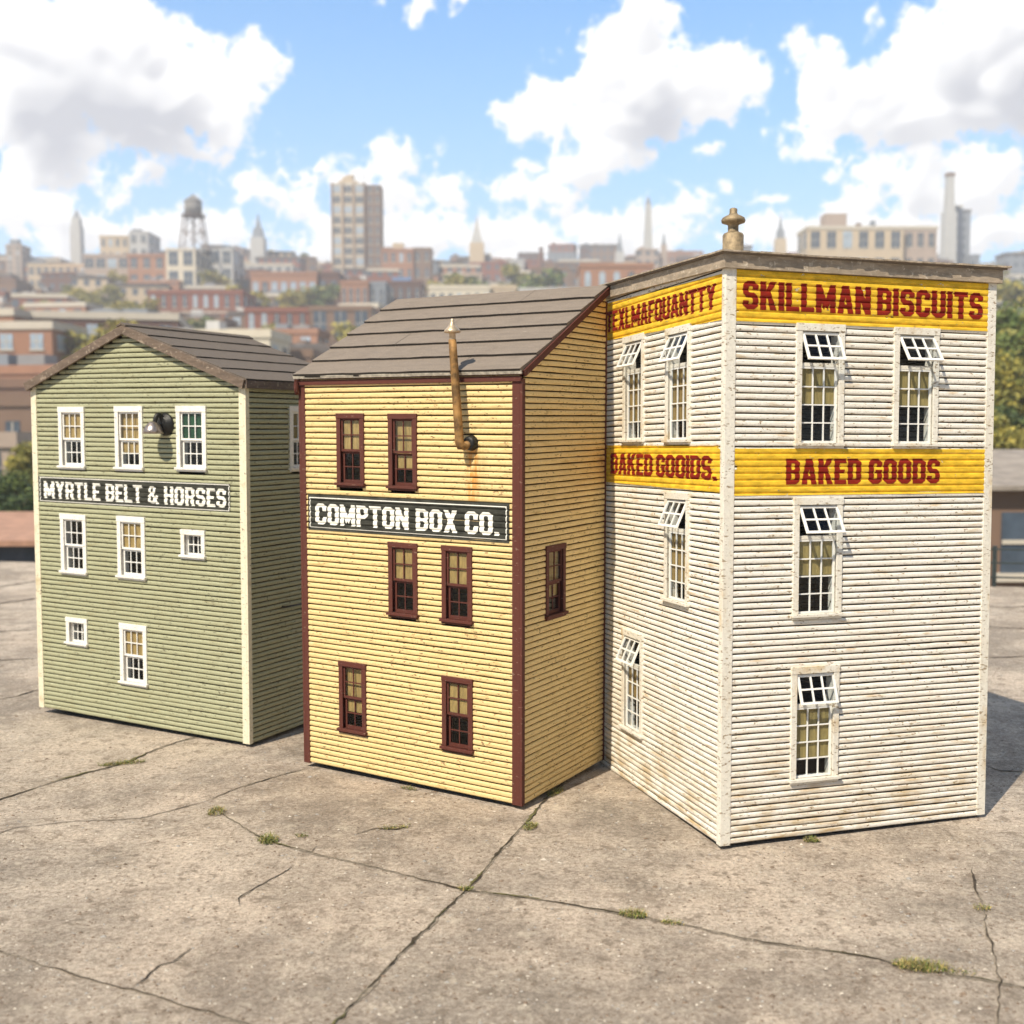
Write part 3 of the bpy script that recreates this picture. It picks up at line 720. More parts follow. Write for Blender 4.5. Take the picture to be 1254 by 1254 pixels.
# bands and lettering
b1 = Wr.drape(rect(.0345, 1.3205, 2.249, WH-.012), .0012).build('sign_band', M_band, R3, label='upper yellow band on the right-hand wall')
Wr.drape(text_polys('SKILLMAN BISCUITS', .064, 1.292, 2.300, 2.421, t=.19, gap=.055, space=.16), .0024).build('lettering', M_red, b1)
b2 = Wr.drape(rect(.0345, 1.3205, 1.510, 1.712), .0012).build('sign_band', M_band, R3, label='lower yellow band on the right-hand wall')
Wr.drape(text_polys('BAKED GOODS', .283, 1.076, 1.556, 1.668, t=.19, gap=.055, space=.22), .0024).build('lettering', M_red, b2)
b3 = Wq.drape([[(.0205, 2.256), (1.3475, 2.292), (1.3475, 2.487), (.0205, 2.450)]], .0012).build('sign_band', M_band, R3, label='upper yellow band on the left-hand wall')
Wq.drape(text_polys('TEXLMAFQUANTTY', 1.300, .075, 2.332, 2.440, t=.18, gap=.03, space=.1, slant=-.022), .0024).build('lettering', M_red, b3)
b4 = Wq.drape([[(.0205, 1.522), (1.3475, 1.540), (1.3475, 1.735), (.0205, 1.722)]], .0012).build('sign_band', M_band, R3, label='lower yellow band on the left-hand wall')
Wq.drape(text_polys('BAKED GOOIDS.', 1.232, .050, 1.584, 1.692, t=.185, gap=.04, space=.16, slant=-.012), .0024).build('lettering', M_red, b4)
# ------------------------------------------------------------------ the concrete lot
def mat_concrete():
    m, t, b, co = newmat('old_concrete')
    big = t.noise(co, .55, 5, .6); mid = t.noise(t.mapping(co, (1, 1, 1), (4, 2, 0)), 2.6, 6, .7); fine = t.noise(co, 44, 6, .9); grit = t.noise(co, 230, 2, .7)
    v = t.new('ShaderNodeTexVoronoi'); t.put(v.inputs['Vector'], co); v.inputs['Scale'].default_value = 75
    c = t.mix(t.sstep(big, .35, .68), (.56, .405, .29), (.42, .33, .255))
    c = t.mix(t.math('MULTIPLY', t.sstep(mid, .48, .72), .55), c, (.58, .485, .39))
    c = t.mix(t.math('MULTIPLY', t.sstep(t.noise(co, 1.3, 6, .7), .50, .66), .7), c, (.27, .185, .115))
    c = t.mix(t.sstep(fine, .33, .67), t.mix(.72, c, (.12, .09, .065)), t.mix(.6, c, (.78, .69, .56)))
    c = t.mix(t.math('MULTIPLY', t.sstep(grit, .56, .70), .50), c, (.80, .72, .60))
    c = t.mix(t.math('MULTIPLY', t.sstep(grit, .44, .32), .55), c, (.13, .105, .085))
    lv = t.math('ADD', t.math('MULTIPLY', t.sstep(t.noise(t.mapping(co, (1, 1, 1), (2, 8, 5)), 1.1, 7, .72), .36, .64), .60), .64); c = t.mix(1.0, c, t.comb(lv, lv, lv), 'MULTIPLY')
    bl_ = t.noise(t.mapping(co, (1, 1, 1), (7, 3, 2)), 11, 6, .75); c = t.mix(t.math('MULTIPLY', t.sstep(bl_, .54, .66), .5), c, (.66, .57, .44)); c = t.mix(t.math('MULTIPLY', t.sstep(bl_, .47, .36), .75), c, (.20, .155, .11))
    pit = t.math('MULTIPLY', t.math('LESS_THAN', v.outputs['Distance'], .20), t.sstep(t.noise(co, 7, 3, .6), .54, .62))
    c = t.mix(t.math('MULTIPLY', pit, .6), c, (.09, .07, .055))
    ost = t.math('MULTIPLY', t.sstep(t.noise(t.mapping(co, (1, 1, 1), (9, 1, 3)), 3.1, 4, .6), .64, .72), .5)
    c = t.mix(ost, c, (.19, .14, .10))
    t.put(b.inputs['Base Color'], c); b.inputs['Roughness'].default_value = .92
    h = t.math('ADD', t.math('ADD', fine, t.math('MULTIPLY', grit, .5)), t.math('MULTIPLY', pit, -.8))
    h = t.math('ADD', h, t.math('MULTIPLY', mid, 1.6))
    bump(t, b, h, 1.0, .008)
    return m
M_conc = mat_concrete()
M_crack = mat_plain('crack_dirt', (.045, .032, .020), .5, 40, .95, bs=.6)
M_chip = mat_plain('crack_lip', (.24, .20, .15), .4, 50, .95, bs=.6, bd=.004)
M_soil = mat_plain('crack_moss', (.115, .105, .035), .5, 30, .95, bs=.8, bd=.006)
def edge_y(x): return 14.25 - .2*x
mb = MB(); nx = 56
for i in range(nx):
    for j in range(30):
        x0, x1 = -28+i, -27+i
        f0, f1 = j/30, (j+1)/30
        Y = lambda x, f: -6+(edge_y(x)+6)*f
        mb.quad([(x0, Y(x0, f0), 0), (x1, Y(x1, f0), 0), (x1, Y(x1, f1), 0), (x0, Y(x0, f1), 0)])
for i in range(nx):
    x0, x1 = -28+i, -27+i
    mb.quad([(x0, edge_y(x0), 0), (x1, edge_y(x1), 0), (x1, edge_y(x1), -1.7), (x0, edge_y(x0), -1.7)])
lot = mb.build('pavement', M_conc); tag(lot, 'cracked pale concrete lot in the foreground', 'pavement', kind='structure')

def smooth_path(P, step=.02):
    out = []
    for a, b in zip(P, P[1:]):
        n = max(1, int((b-a).length/step))
        for i in range(n): out.append(a.lerp(b, i/n))
    out.append(P[-1]); return out
def crack(pxs, w=.007, wob=.012, chip=1.0, seed=0, z=.004):
    P = smooth_path([gnd(x, y) for x, y in pxs], .018); rnd = random.Random(seed+31)
    def strip(wf, zz, off, mat, nm):
        mb = MB(); row = []
        for i, p in enumerate(P):
            a = P[max(0, i-2)]; b = P[min(len(P)-1, i+2)]; d = (b-a); d.z = 0
            if d.length < 1e-6: d = Vector((1, 0, 0))
            d.normalize(); n = Vector((-d.y, d.x, 0))
            s = i*.018
            sh = noise.noise(Vector((s*3.2, seed*5.1, 0)))*wob*.55+noise.noise(Vector((s*22, seed*3.3, 4)))*.009
            l, r = wf(s, 0), wf(s, 1)
            e = min(1, i/6, (len(P)-1-i)/6)*.9+.1
            row.append((p+n*(sh+l*e), p+n*(sh-r*e)))
        for (a, b), (c, d) in zip(row, row[1:]):
            mb.quad([(a.x, a.y, zz), (b.x, b.y, zz), (d.x, d.y, zz), (c.x, c.y, zz)])
        return mb.build(nm, mat, lot)
    def wc(s, k): return w*1.35*max(.05, .10+1.1*noise.noise(Vector((s*7+k*40, seed*2.7, 1)))+.9*max(0, noise.noise(Vector((s*31, seed, k*9)))))
    def wl(s, k): return w*(.55+3.2*max(0, noise.noise(Vector((s*6+k*70, seed*1.7, 8)))-.05)+.8*abs(noise.noise(Vector((s*30, seed, k*5)))))*chip
    strip(wl, .0025, 0, M_chip, 'crack_lip'); strip(wc, .005, 0, M_crack, 'crack')
    if seed < 4: strip(lambda s, k: max(.0004, w*(5.5*noise.noise(Vector((s*2.6+k*3, seed*4.1, 2)))-1.3+1.6*noise.noise(Vector((s*40, seed, k*7))))), .0065, 0, M_soil, 'crack_moss')
cr = [
 ([(372, 1300), (410, 1254), (470, 1190), (530, 1130), (572, 1091), (610, 1046), (640, 1012), (672, 975), (700, 950), (720, 938)], .009, .012),
 ([(262, 992), (300, 1015), (328, 1030), (400, 1050), (470, 1065), (530, 1082), (572, 1091), (640, 1100), (700, 1108), (775, 1122), (850, 1135), (920, 1152), (1000, 1163), (1060, 1174), (1120, 1187), (1225, 1205), (1320, 1225)], .006, .018),
 ([(-40, 995), (0, 980), (60, 960), (115, 945), (150, 935), (200, 915), (235, 904), (262, 893)], .007, .018),
 ([(255, 981), (290, 966), (340, 951), (378, 941)], .005, .02),
 ([(-30, 1030), (20, 1014), (75, 1008), (170, 1003), (215, 992), (255, 981)], .003, .03),
 ([(-40, 1156), (0, 1167), (60, 1185), (120, 1203), (160, 1212), (220, 1230), (300, 1254), (370, 1280)], .0045, .014),
 ([(294, 1110), (291, 1101), (300, 1095), (320, 1083), (345, 1070), (360, 1060)], .004, .02),
 ([(160, 1212), (180, 1195), (195, 1182), (210, 1178), (235, 1160)], .005, .03),
 ([(1190, 1062), (1195, 1090), (1205, 1115), (1212, 1160), (1224, 1204), (1222, 1254), (1226, 1300)], .0045, .02),
 ([(432, 1023), (460, 1015), (485, 1016), (505, 1012)], .005, .02),
 ([(-30, 862), (20, 853), (52, 843)], .010, .02), ([(-30, 812), (0, 809), (50, 806)], .014, .03),
 ([(-30, 741), (0, 739), (48, 733)], .03, .06), ([(-30, 722), (0, 719), (48, 711)], .03, .06), ([(-30, 775), (0, 774), (48, 771)], .014, .05),
 ([(1205, 938), (1225, 944), (1290, 947)], .007, .02), ([(1200, 742), (1230, 744), (1290, 741)], .03, .06), ([(1205, 768), (1290, 772)], .02, .06), ([(1205, 806), (1290, 803)], .012, .04),
 ([(378, 1046), (388, 1036)], .003, .01), ([(720, 938), (745, 925), (830, 880), (1000, 800)], .006, .02),
]
for i, (p, w, wo) in enumerate(cr): crack(p, w, wo, 1.0, i)
# small loose chips and grit scattered on the concrete: nobody could count them
mb = MB(); rnd = random.Random(12)
for i in range(11000):
    D = 3.0+rnd.random()**1.6*6.0; x = rnd.uniform(-.52, .52)*D*1.02; s = rnd.uniform(.0018, .0060)*(1.8 if rnd.random() < .05 else 1)
    a = rnd.uniform(0, 6.28); h = s*rnd.uniform(.4, .9); pts = []
    for k in range(5):
        an = a+k*1.2566+rnd.uniform(-.3, .3); rr = s*rnd.uniform(.6, 1.25); pts.append((x+rr*cos(an)*1.3, D+rr*sin(an)))
    top = (x+rnd.uniform(-.3, .3)*s, D+rnd.uniform(-.3, .3)*s, h+.0005)
    mi = rnd.choice((0, 1, 1, 1, 2))
    for k in range(5):
        mb.quad([(pts[k][0], pts[k][1], .0004), (pts[(k+1) % 5][0], pts[(k+1) % 5][1], .0004), top], mi)
g = mb.build('gravel', [mat_plain('grit_pale', (.50, .44, .36), .2, 30, bs=0), mat_plain('grit_brown', (.17, .12, .08), .3, 30, bs=0), mat_plain('grit_grey', (.30, .28, .25), .2, 30, bs=0)])
tag(g, 'fine loose grit and chips scattered over the concrete', 'gravel', kind='stuff')

# weeds
M_weed = [mat_plain('weed_green', (.13, .17, .028), .35, 30, .7, bs=0), mat_plain('weed_dry', (.36, .28, .10), .3, 30, .8, bs=0), mat_plain('weed_olive', (.17, .165, .055), .3, 30, .8, bs=0)]
def weed(px, py, rx, ry, n, hgt, label, seed, dry=.35, ang=0.0):
    c = gnd(px, py); rnd = random.Random(seed); mb = MB()
    for i in range(n):
        r = sqrt(rnd.random()); a = rnd.uniform(0, 6.28); ux, uy = rx*r*cos(a), ry*r*sin(a)
        x, y = ux*cos(ang)-uy*sin(ang), ux*sin(ang)+uy*cos(ang)
        h = hgt*rnd.uniform(.35, 1.1)*(1-.55*r); dr = rnd.uniform(0, 6.28); ln = h*rnd.uniform(.3, 1.3); w = rnd.uniform(.0012, .003)
        mi = 1 if rnd.random() < dry else rnd.choice((0, 2)); pv = None
        for k in range(4):
            t = k/3; q = (x+cos(dr)*ln*t*t, y+sin(dr)*ln*t*t, h*(t-.28*t*t)*1.2); ww = w*(1-t*.85)
            e = [(q[0]-sin(dr)*ww, q[1]+cos(dr)*ww, q[2]), (q[0]+sin(dr)*ww, q[1]-cos(dr)*ww, q[2])]
            if pv: mb.quad([pv[0], pv[1], e[1], e[0]], mi)
            pv = e
    for i in range(n//3):    # small creeping leaves
        r = rnd.random()**.5; a = rnd.uniform(0, 6.28); ux, uy = rx*r*cos(a)*1.1, ry*r*sin(a)*1.1
        x, y = ux*cos(ang)-uy*sin(ang), ux*sin(ang)+uy*cos(ang)
        s = rnd.uniform(.003, .007); d = rnd.uniform(0, 6.28); z = rnd.uniform(.004, .014)
        mb.quad([(x-s*cos(d), y-s*sin(d), z), (x-s*.5*sin(d), y+s*.5*cos(d), z+.003), (x+s*cos(d), y+s*sin(d), z+.001), (x+s*.5*sin(d), y-s*.5*cos(d), z+.003)], rnd.choice((0, 1, 2)))
    o = mb.build('weed', M_weed); o.location = (c.x, c.y, .004); tag(o, label, 'weed', 'weeds growing in the cracks')
weed(150, 936, .125, .030, 300, .022, 'long low patch of grass in the crack in front of the green building', 1, .3, .35)
weed(265, 996, .045, .05, 110, .045, 'dry tuft at the end of a crack, between the green building and the camera', 2, .5)
weed(328, 1031, .045, .045, 170, .050, 'bushy green tuft in the crack in front of the yellow building', 3, .25)
weed(369, 1025, .030, .02, 40, .020, 'tiny faded tuft right of the bushy green one', 12, .4)
weed(484, 1015, .07, .016, 110, .016, 'flat mossy strip in the short crack in front of the yellow building', 4, .5, .15)
weed(500, 967, .045, .016, 90, .020, 'low green tuft against the base of the yellow building front', 5, .25, -.5)
weed(570, 1090, .035, .02, 80, .018, 'small mossy tuft where two long cracks cross', 6, .5)
weed(649, 1014, .030, .05, 140, .035, 'green tuft in the crack in front of the gap between yellow and white buildings', 7, .35, -.5)
weed(680, 972, .025, .075, 150, .030, 'narrow grass strip in the crack beside the yellow building corner', 8, .3, -.55)
weed(775, 1122, .055, .032, 190, .034, 'green tuft in the long crack in front of the white building corner', 9, .35, -.2)
weed(823, 1132, .050, .018, 90, .016, 'low dry tuft just right of the one by the white building corner', 10, .5, -.3)
weed(994, 1031, .035, .022, 120, .030, 'yellowish tuft against the base of the white building', 11, .4)
weed(1128, 1186, .090, .040, 330, .040, 'largest tuft of dry grass, in the crack at the lower right', 13, .45, -.15)
weed(1203, 1114, .035, .025, 60, .022, 'faded tuft in the crack at the far right', 14, .7)
weed(1175, 1193, .05, .02, 50, .016, 'thin dry tuft beside the largest one at the lower right', 15, .7, -.2)

# ------------------------------------------------------------------ land beyond the lot
TY = [(0, 640), (14, 640), (40, 606), (60, 584), (90, 556), (136, 517), (190, 465), (260, 416), (330, 374), (400, 356), (470, 343), (540, 336), (560, 336), (600, 340), (640, 360)]
def land(x, y):
    for (a, ya), (b, yb_) in zip(TY, TY[1:]):
        if a <= y <= b:
            py = ya+(yb_-ya)*(y-a)/(b-a); break
    else: py = 640
    z = CAMH-y*(py-529.6)/FPX
    z = min(z, -1.5) if y < 70 else z
    if y < 25: z = -1.7
    return z+(noise.noise(Vector((x*.012, y*.012, 3)))*min(1, max(0, (y-80)/150))*7)
def mat_land():
    m, t, b, co = newmat('hill_ground')
    n = t.noise(co, .06, 5, .6); n2 = t.noise(co, .6, 4, .6)
    c = t.mix(t.sstep(n, .4, .6), (.24, .22, .18), (.09, .10, .045)); c = t.mix(t.math('MULTIPLY', n2, .4), c, (.30, .27, .23))
    t.put(b.inputs['Base Color'], c); b.inputs['Roughness'].default_value = .95
    return m
mb = MB(); GX = [-340+i*14.167 for i in range(49)]; GY = [-24, 0, 8, 20, 30, 45, 60, 75, 90, 110]+[136+i*17.5 for i in range(29)]
n0 = len(GY)
for x in GX:
    for y in GY: mb.v.append((x, y, -1.75 if y < 25 else land(x, y)))
for i in range(len(GX)-1):
    for j in range(n0-1):
        a = i*n0+j; mb.f.append((a, a+n0, a+n0+1, a+1)); mb.mi.append(0); mb.sm.append(True)
hl = mb.build('hillside_ground', mat_land()); tag(hl, 'city ground rising into a hill beyond the lot', 'ground', kind='structure')

# ------------------------------------------------------------------ city buildings
def mat_house(name, col, wins=None, var=.15):
    m, t, b, co = newmat(name)
    n = t.noise(co, .7, 4, .6)
    c = t.mix(n, tuple(x*(1-var) for x in col), tuple(min(1, x*(1+var)) for x in col))
    if wins:
        geo = t.n.new('ShaderNodeTexCoord'); x, y, z = t.sep(co)[:3]; nx_, ny_, nz_ = t.sep(geo.outputs['Normal'])[:3]
        u = t.math('ADD', t.math('MULTIPLY', x, t.math('ABSOLUTE', ny_)), t.math('MULTIPLY', y, t.math('ABSOLUTE', nx_)))
        fu = t.math('FRACT', t.math('ADD', t.math('DIVIDE', u, wins[0]), 40.25)); fz = t.math('FRACT', t.math('ADD', t.math('DIVIDE', z, wins[1]), 40.0))
        m1 = t.math('MULTIPLY', t.math('MULTIPLY', t.math('GREATER_THAN', fu, .25), t.math('LESS_THAN', fu, .72)), t.math('MULTIPLY', t.math('GREATER_THAN', fz, .3), t.math('LESS_THAN', fz, .82)))
        m1 = t.math('MULTIPLY', m1, t.math('LESS_THAN', t.math('ABSOLUTE', nz_), .5))
        c = t.mix(m1, c, (.10, .12, .15))
    t.put(b.inputs['Base Color'], c); b.inputs['Roughness'].default_value = .85
    return m
HC = {'red brick': (.235, .088, .058), 'dark brick': (.125, .062, .045), 'orange brick': (.33, .165, .098), 'brown': (.20, .125, .085), 'tan': (.52, .41, .28), 'cream': (.62, .55, .43), 'pale grey': (.46, .45, .43), 'pinkish': (.40, .31, .25), 'slate grey': (.22, .24, .27)}
HM = {k: mat_house('facade_'+k.replace(' ', '_'), v) for k, v in HC.items()}
HMw = {k: mat_house('far_facade_'+k.replace(' ', '_'), v, (3.1, 3.4)) for k, v in HC.items()}
RM = {'white': mat_house('roof_white', (.55, .53, .50)), 'grey': mat_house('roof_grey', (.25, .24, .24)), 'dark': mat_house('roof_dark', (.10, .10, .11)), 'blue': mat_house('roof_blue', (.14, .24, .42)), 'terracotta': mat_house('roof_terracotta', (.52, .25, .16))}
M_win = mat_plain('city_window_glass', (.075, .10, .135), .4, .5, .25, bs=0)
M_winl = mat_plain('pale_city_window', (.34, .42, .50), .3, .5, .3, bs=0)
M_cor = mat_house('stone_trim', (.55, .49, .40)); M_dark = mat_house('dark_coping', (.12, .10, .09))
WINMESH = {}
def win_mesh(w, h, arch, mat):
    k = (round(w, 1), round(h, 1), arch, mat.name)
    if k not in WINMESH:
        mb = MB(); w2 = w/2
        if arch:
            pts = [(-w2, 0), (w2, 0)]+[(w2*cos(pi*i/8), h-w2+w2*sin(pi*i/8)) for i in range(9)]
        else: pts = [(-w2, 0), (w2, 0), (w2, h), (-w2, h)]
        n = len(pts); mb.v += [(x, -.06, z) for x, z in pts]+[(x, .05, z) for x, z in pts]
        mb.f.append(tuple(range(n))); mb.mi.append(0); mb.sm.append(False)
        for i in range(n): mb.f.append((i, (i+1) % n, n+(i+1) % n, n+i)); mb.mi.append(0); mb.sm.append(False)
        mb.fbox(lambda s, z, o: (s, -o, z), -w2-.12, w2+.12, -.18, 0, 0, .14, 1)
        mb.fbox(lambda s, z, o: (s, -o, z), -.05, .05, .02, h*.97, .06, .1, 1); mb.fbox(lambda s, z, o: (s, -o, z), -w2, w2, h*.48, h*.48+.09, .061, .1, 1)
        me = bpy.data.meshes.new('window'); me.from_pydata(mb.v, [], mb.f); me.materials.append(mat); me.materials.append(M_cor)
        me.polygons.foreach_set('material_index', mb.mi); WINMESH[k] = me
    return WINMESH[k]
CITY = []     # (object, photo px of its middle, py of its top, label words, half width px)
def block(name, loc, yaw, w, d, h, col, roof='grey', floors=3, bays=5, sbays=3, wins=True, arch=False, wh=.55, ww=.5, extras=(), label=None, cat='building', pale=.3, cornice=True, seed=0, group=None, parapet=.5, band=False, wmat=None):
    """flat-roofed block; local x across the front (0..w), front at y=0 facing -y, depth +y"""
    rnd = random.Random(seed)
    o = empty(name, loc, (0, 0, yaw)); wall = HM[col] if wins else HMw[col]
    mb = MB(); mb.box(0, w, 0, d, -4, h); mb.build('wall', wall, o)
    mb = MB(); mb.box(.3, w-.3, .3, d-.3, h+.02, h+.1)
    rf = mb.build('roof', RM[roof], o)
    mb = MB(); c = .18 if cornice else .02
    mb.box(-c, w+c, -c, .28, h-.35, h+parapet); mb.box(-c, w+c, d-.28, d+c, h-.35, h+parapet); mb.box(-c, .28, .281, d-.281, h-.35, h+parapet); mb.box(w-.28, w+c, .281, d-.281, h-.35, h+parapet)
    mb.build('parapet', M_cor if (cornice == 2 or rnd.random() < .22) else (M_dark if rnd.random() < .5 else HM[col]), o)
    if band:
        mb = MB()
        for k in range(1, floors): mb.box(-.08, w+.08, -.08, 0, k*h/floors-.2, k*h/floors+.1)
        mb.build('string_course', M_cor, o)
    if wins:
        fh = h/floors; n = 0
        for face, L, nb in (('f', w, bays), ('r', d, sbays), ('l', d, sbays)):
            for fl_ in range(floors):
                for b in range(nb):
                    if n >= 98: break
                    s = L*(b+.5)/nb; ww_ = L/nb*ww; me = win_mesh(min(ww_, 3.6), fh*wh, arch and fl_ == floors-1, M_winl if rnd.random() < pale else M_win)
                    q = bpy.data.objects.new('window', me); C.objects.link(q); q.parent = o; z = fl_*fh+fh*.25; n += 1
                    if face == 'f': q.location = (s, -.001, z)
                    elif face == 'r': q.location = (w+.001, s, z); q.rotation_euler = (0, 0, pi/2)
                    else: q.location = (-.001, s, z); q.rotation_euler = (0, 0, -pi/2)
    for e in extras:   # rooftop things: (kind, x, y, sx, sy, sz, colour)
        mb = MB(); mb.box(e[1], e[1]+e[3], e[2], e[2]+e[4], h+.05, h+e[5]); mb.build(e[0], HM[e[6]] if e[6] in HM else RM[e[6]], rf)
    tag(o, label, cat, group)
    return o
def place(px0, px1, pytop, D, **kw):
    """block whose front spans photo px0..px1 with its roof line at pytop, at distance D"""
    a, b = at(px0, pytop, D), at(px1, pytop, D); w = b.x-a.x
    base = land((a.x+b.x)/2, D)-.5
    return a.x, w, base, a.z-base
def landmark(name, px0, px1, pytop, D, d, col, yaw=0, **kw):
    x, w, base, h = place(px0, px1, pytop, D)
    return block(name, (x, D, base), yaw, w, d, h, col, **kw)

# distinct buildings, left to right
landmark('apartment_tower', 7, 26, 301, 420, 8, 'pinkish', floors=8, bays=2, sbays=2, label='pale stepped tower block at the far left of the skyline', extras=(('roof_box', 1, 1, 3, 3, 2.5, 'slate grey'),))
landmark('apartment_block', 26, 34, 314, 425, 8, 'slate grey', floors=6, bays=1, sbays=2, label='narrow grey block joined to the stepped tower at the far left')
landmark('apartment_block', 122, 157, 290, 400, 12, 'tan', floors=4, bays=4, sbays=2, label='tan flat-roofed block on the skyline left of the water tower')
landmark('apartment_block', 158, 181, 285, 398, 14, 'pale grey', floors=4, bays=2, sbays=2, label='blue-grey block on the skyline just left of the water tower', extras=(('roof_box', .5, 1, 3, 4, 1.5, 'slate grey'),))
landmark('warehouse', 34, 106, 325, 350, 16, 'tan', floors=3, bays=8, sbays=3, roof='grey', label='long low tan warehouse right of the far left tower', ww=.6)
landmark('warehouse', 102, 158, 313, 335, 14, 'pinkish', floors=3, bays=4, sbays=2, roof='grey', ww=.75, pale=.5, label='pinkish warehouse with wide windows left of the red brick one')
landmark('brick_warehouse', 156, 203, 313, 330, 14, 'orange brick', floors=3, bays=3, sbays=3, label='orange brick block directly left of the cream factory', wh=.6)
fact = landmark('factory', 203, 239, 306, 322, 20, 'cream', floors=3, bays=2, sbays=4, yaw=-.0, ww=.62, wh=.72, pale=.2, label='cream factory carrying the water tower on its roof', cornice=2, band=True, extras=(('roof_box', 7, 12, 3, 3, 2.2, 'slate grey'),))
landmark('factory', 239, 285, 306, 334, 14, 'pale grey', floors=3, bays=3, sbays=2, ww=.6, wh=.7, label='pale grey wing right of the cream factory', extras=(('roof_box', 7, 3, 2.5, 3, 1.8, 'slate grey'),))
landmark('brick_building', 181, 297, 358, 245, 16, 'red brick', floors=3, bays=9, sbays=3, arch=True, roof='grey', ww=.42, wh=.62, pale=.5, label='long dark red brick building behind the green building roof', band=True)
landmark('brick_building', 307, 388, 335, 300, 14, 'orange brick', floors=2, bays=7, sbays=3, roof='grey', ww=.6, wh=.45, pale=.8, label='orange brick building with a row of pale windows left of the tall tower')
landmark('brick_building', 389, 415, 335, 301, 14, 'dark brick', floors=2, bays=2, sbays=3, roof='dark', ww=.5, wh=.5, label='dark brick end section below the tall tower')
landmark('brick_building', 417, 451, 346, 285, 12, 'orange brick', floors=2, bays=4, sbays=3, label='small orange brick building under the tall tower')
landmark('office_block', 452, 472, 347, 286, 12, 'slate grey', floors=2, bays=2, sbays=2, label='dark blue-grey block right under the tall tower')
landmark('brick_building', 300, 378, 380, 195, 14, 'red brick', floors=2, bays=5, sbays=3, arch=True, roof='white', ww=.42, wh=.66, pale=.5, label='brick building with tall arched windows between the green and yellow roofs', extras=(('roof_box', 2, 2, 3, 3, .8, 'dark'), ('roof_box', 6, 4, 2.4, 3, .9, 'grey')))
landmark('brick_building', 379, 455, 378, 190, 14, 'brown', floors=2, bays=3, sbays=3, roof='white', ww=.6, wh=.7, pale=.3, label='brown brick building with wide windows behind the yellow building roof')
tt = landmark('tower_block', 405, 447, 226, 380, 7, 'tan', floors=11, bays=3, sbays=2, ww=.66, wh=.6, pale=.55, label='tall brick and stone tower, highest building on the skyline', cornice=2, band=True)
xx, w_, bs_, hh_ = place(405, 447, 226, 380)
mb = MB(); 
for q in (.02, .335, .65, .95): mb.box(w_*q, w_*q+.55, -.22, -.002, 0, hh_+.6)
mb.build('pier', HM['brown'], tt)
mb = MB(); mb.box(w_+.02, w_+5.2, .6, 7.2, -4, hh_); mb.build('side_wing', HM['brown'], tt)
mb = MB(); mb.box(2.4, 8.6, 1, 5, hh_+.02, hh_+1.6); mb.box(3.6, 7.0, 1.5, 4.5, hh_+1.6, hh_+2.9); mb.box(5.0, 7.4, 1.4, 4.6, hh_+2.9, hh_+3.5); mb.build('penthouse', HM['tan'], tt)
mb = MB(); mb.tube([(10.6, 2, hh_), (10.6, 2, hh_+5)], .1, 6); mb.build('antenna', M_iron, tt)
for k in range(11):
    for b in range(2):
        me = win_mesh(1.3, 2.0, False, M_win); q = bpy.data.objects.new('window', me); C.objects.link(q); q.parent = tt; q.location = (w_+1.6+b*2.4, .598, hh_*(k+.3)/11)
landmark('brick_building', 467, 506, 306, 370, 9, 'orange brick', floors=3, bays=4, sbays=2, label='brick building with a stepped rooftop right of the tall tower', extras=(('roof_box', .5, 2, 3, 3, 1.2, 'brown'), ('roof_box', 3.4, 2, 3.6, 3, 2.6, 'tan')))
landmark('brick_building', 506, 528, 305, 371, 9, 'brown', floors=3, bays=2, sbays=2, label='darker brown wing right of the stepped brick building')
landmark('brick_building', 475, 516, 346, 300, 10, 'dark brick', floors=2, bays=4, sbays=2, roof='blue', label='dark brick house with blue roof box right of the tower', extras=(('roof_box', 1, 1, 5, 3, 1.5, 'blue'),))
landmark('stone_building', 525, 600, 352, 260, 12, 'cream', floors=2, bays=7, sbays=2, label='long cream building behind the yellow building roof ridge', roof='grey')
landmark('stone_building', 602, 632, 352, 262, 12, 'tan', floors=2, bays=4, sbays=2, label='short tan building behind the yellow roof ridge, right of the cream one', roof='white')
landmark('brick_building', 636, 706, 355, 255, 12, 'pale grey', floors=2, bays=7, sbays=2, label='grey low building behind the right part of the yellow roof ridge', roof='blue')
landmark('brick_building', 711, 800, 325, 230, 14, 'orange brick', floors=2, bays=5, sbays=3, arch=True, ww=.42, wh=.62, pale=.7, roof='grey', label='orange brick building with arched windows left of the white building roof')
tb = landmark('apartment_block', 989, 1107, 279, 290, 10, 'tan', floors=4, bays=6, sbays=2, ww=.55, wh=.62, pale=.4, label='large tan block with rooftop penthouse behind the white building', cornice=2, extras=(('penthouse', 5, 2, 5.5, 5, 4.0, 'pinkish'), ('roof_box', 13, 2, 1.2, 1.2, 1.6, 'brown'), ('roof_box', 17, 3, 1.2, 1.2, 2.4, 'slate grey'), ('roof_box', 11, 3, 2, 2, 1.0, 'orange brick')))
landmark('apartment_block', 1107.5, 1148, 279, 292, 10, 'pinkish', floors=4, bays=3, sbays=2, ww=.5, label='shaded wing at the right of the large tan block', cornice=2)
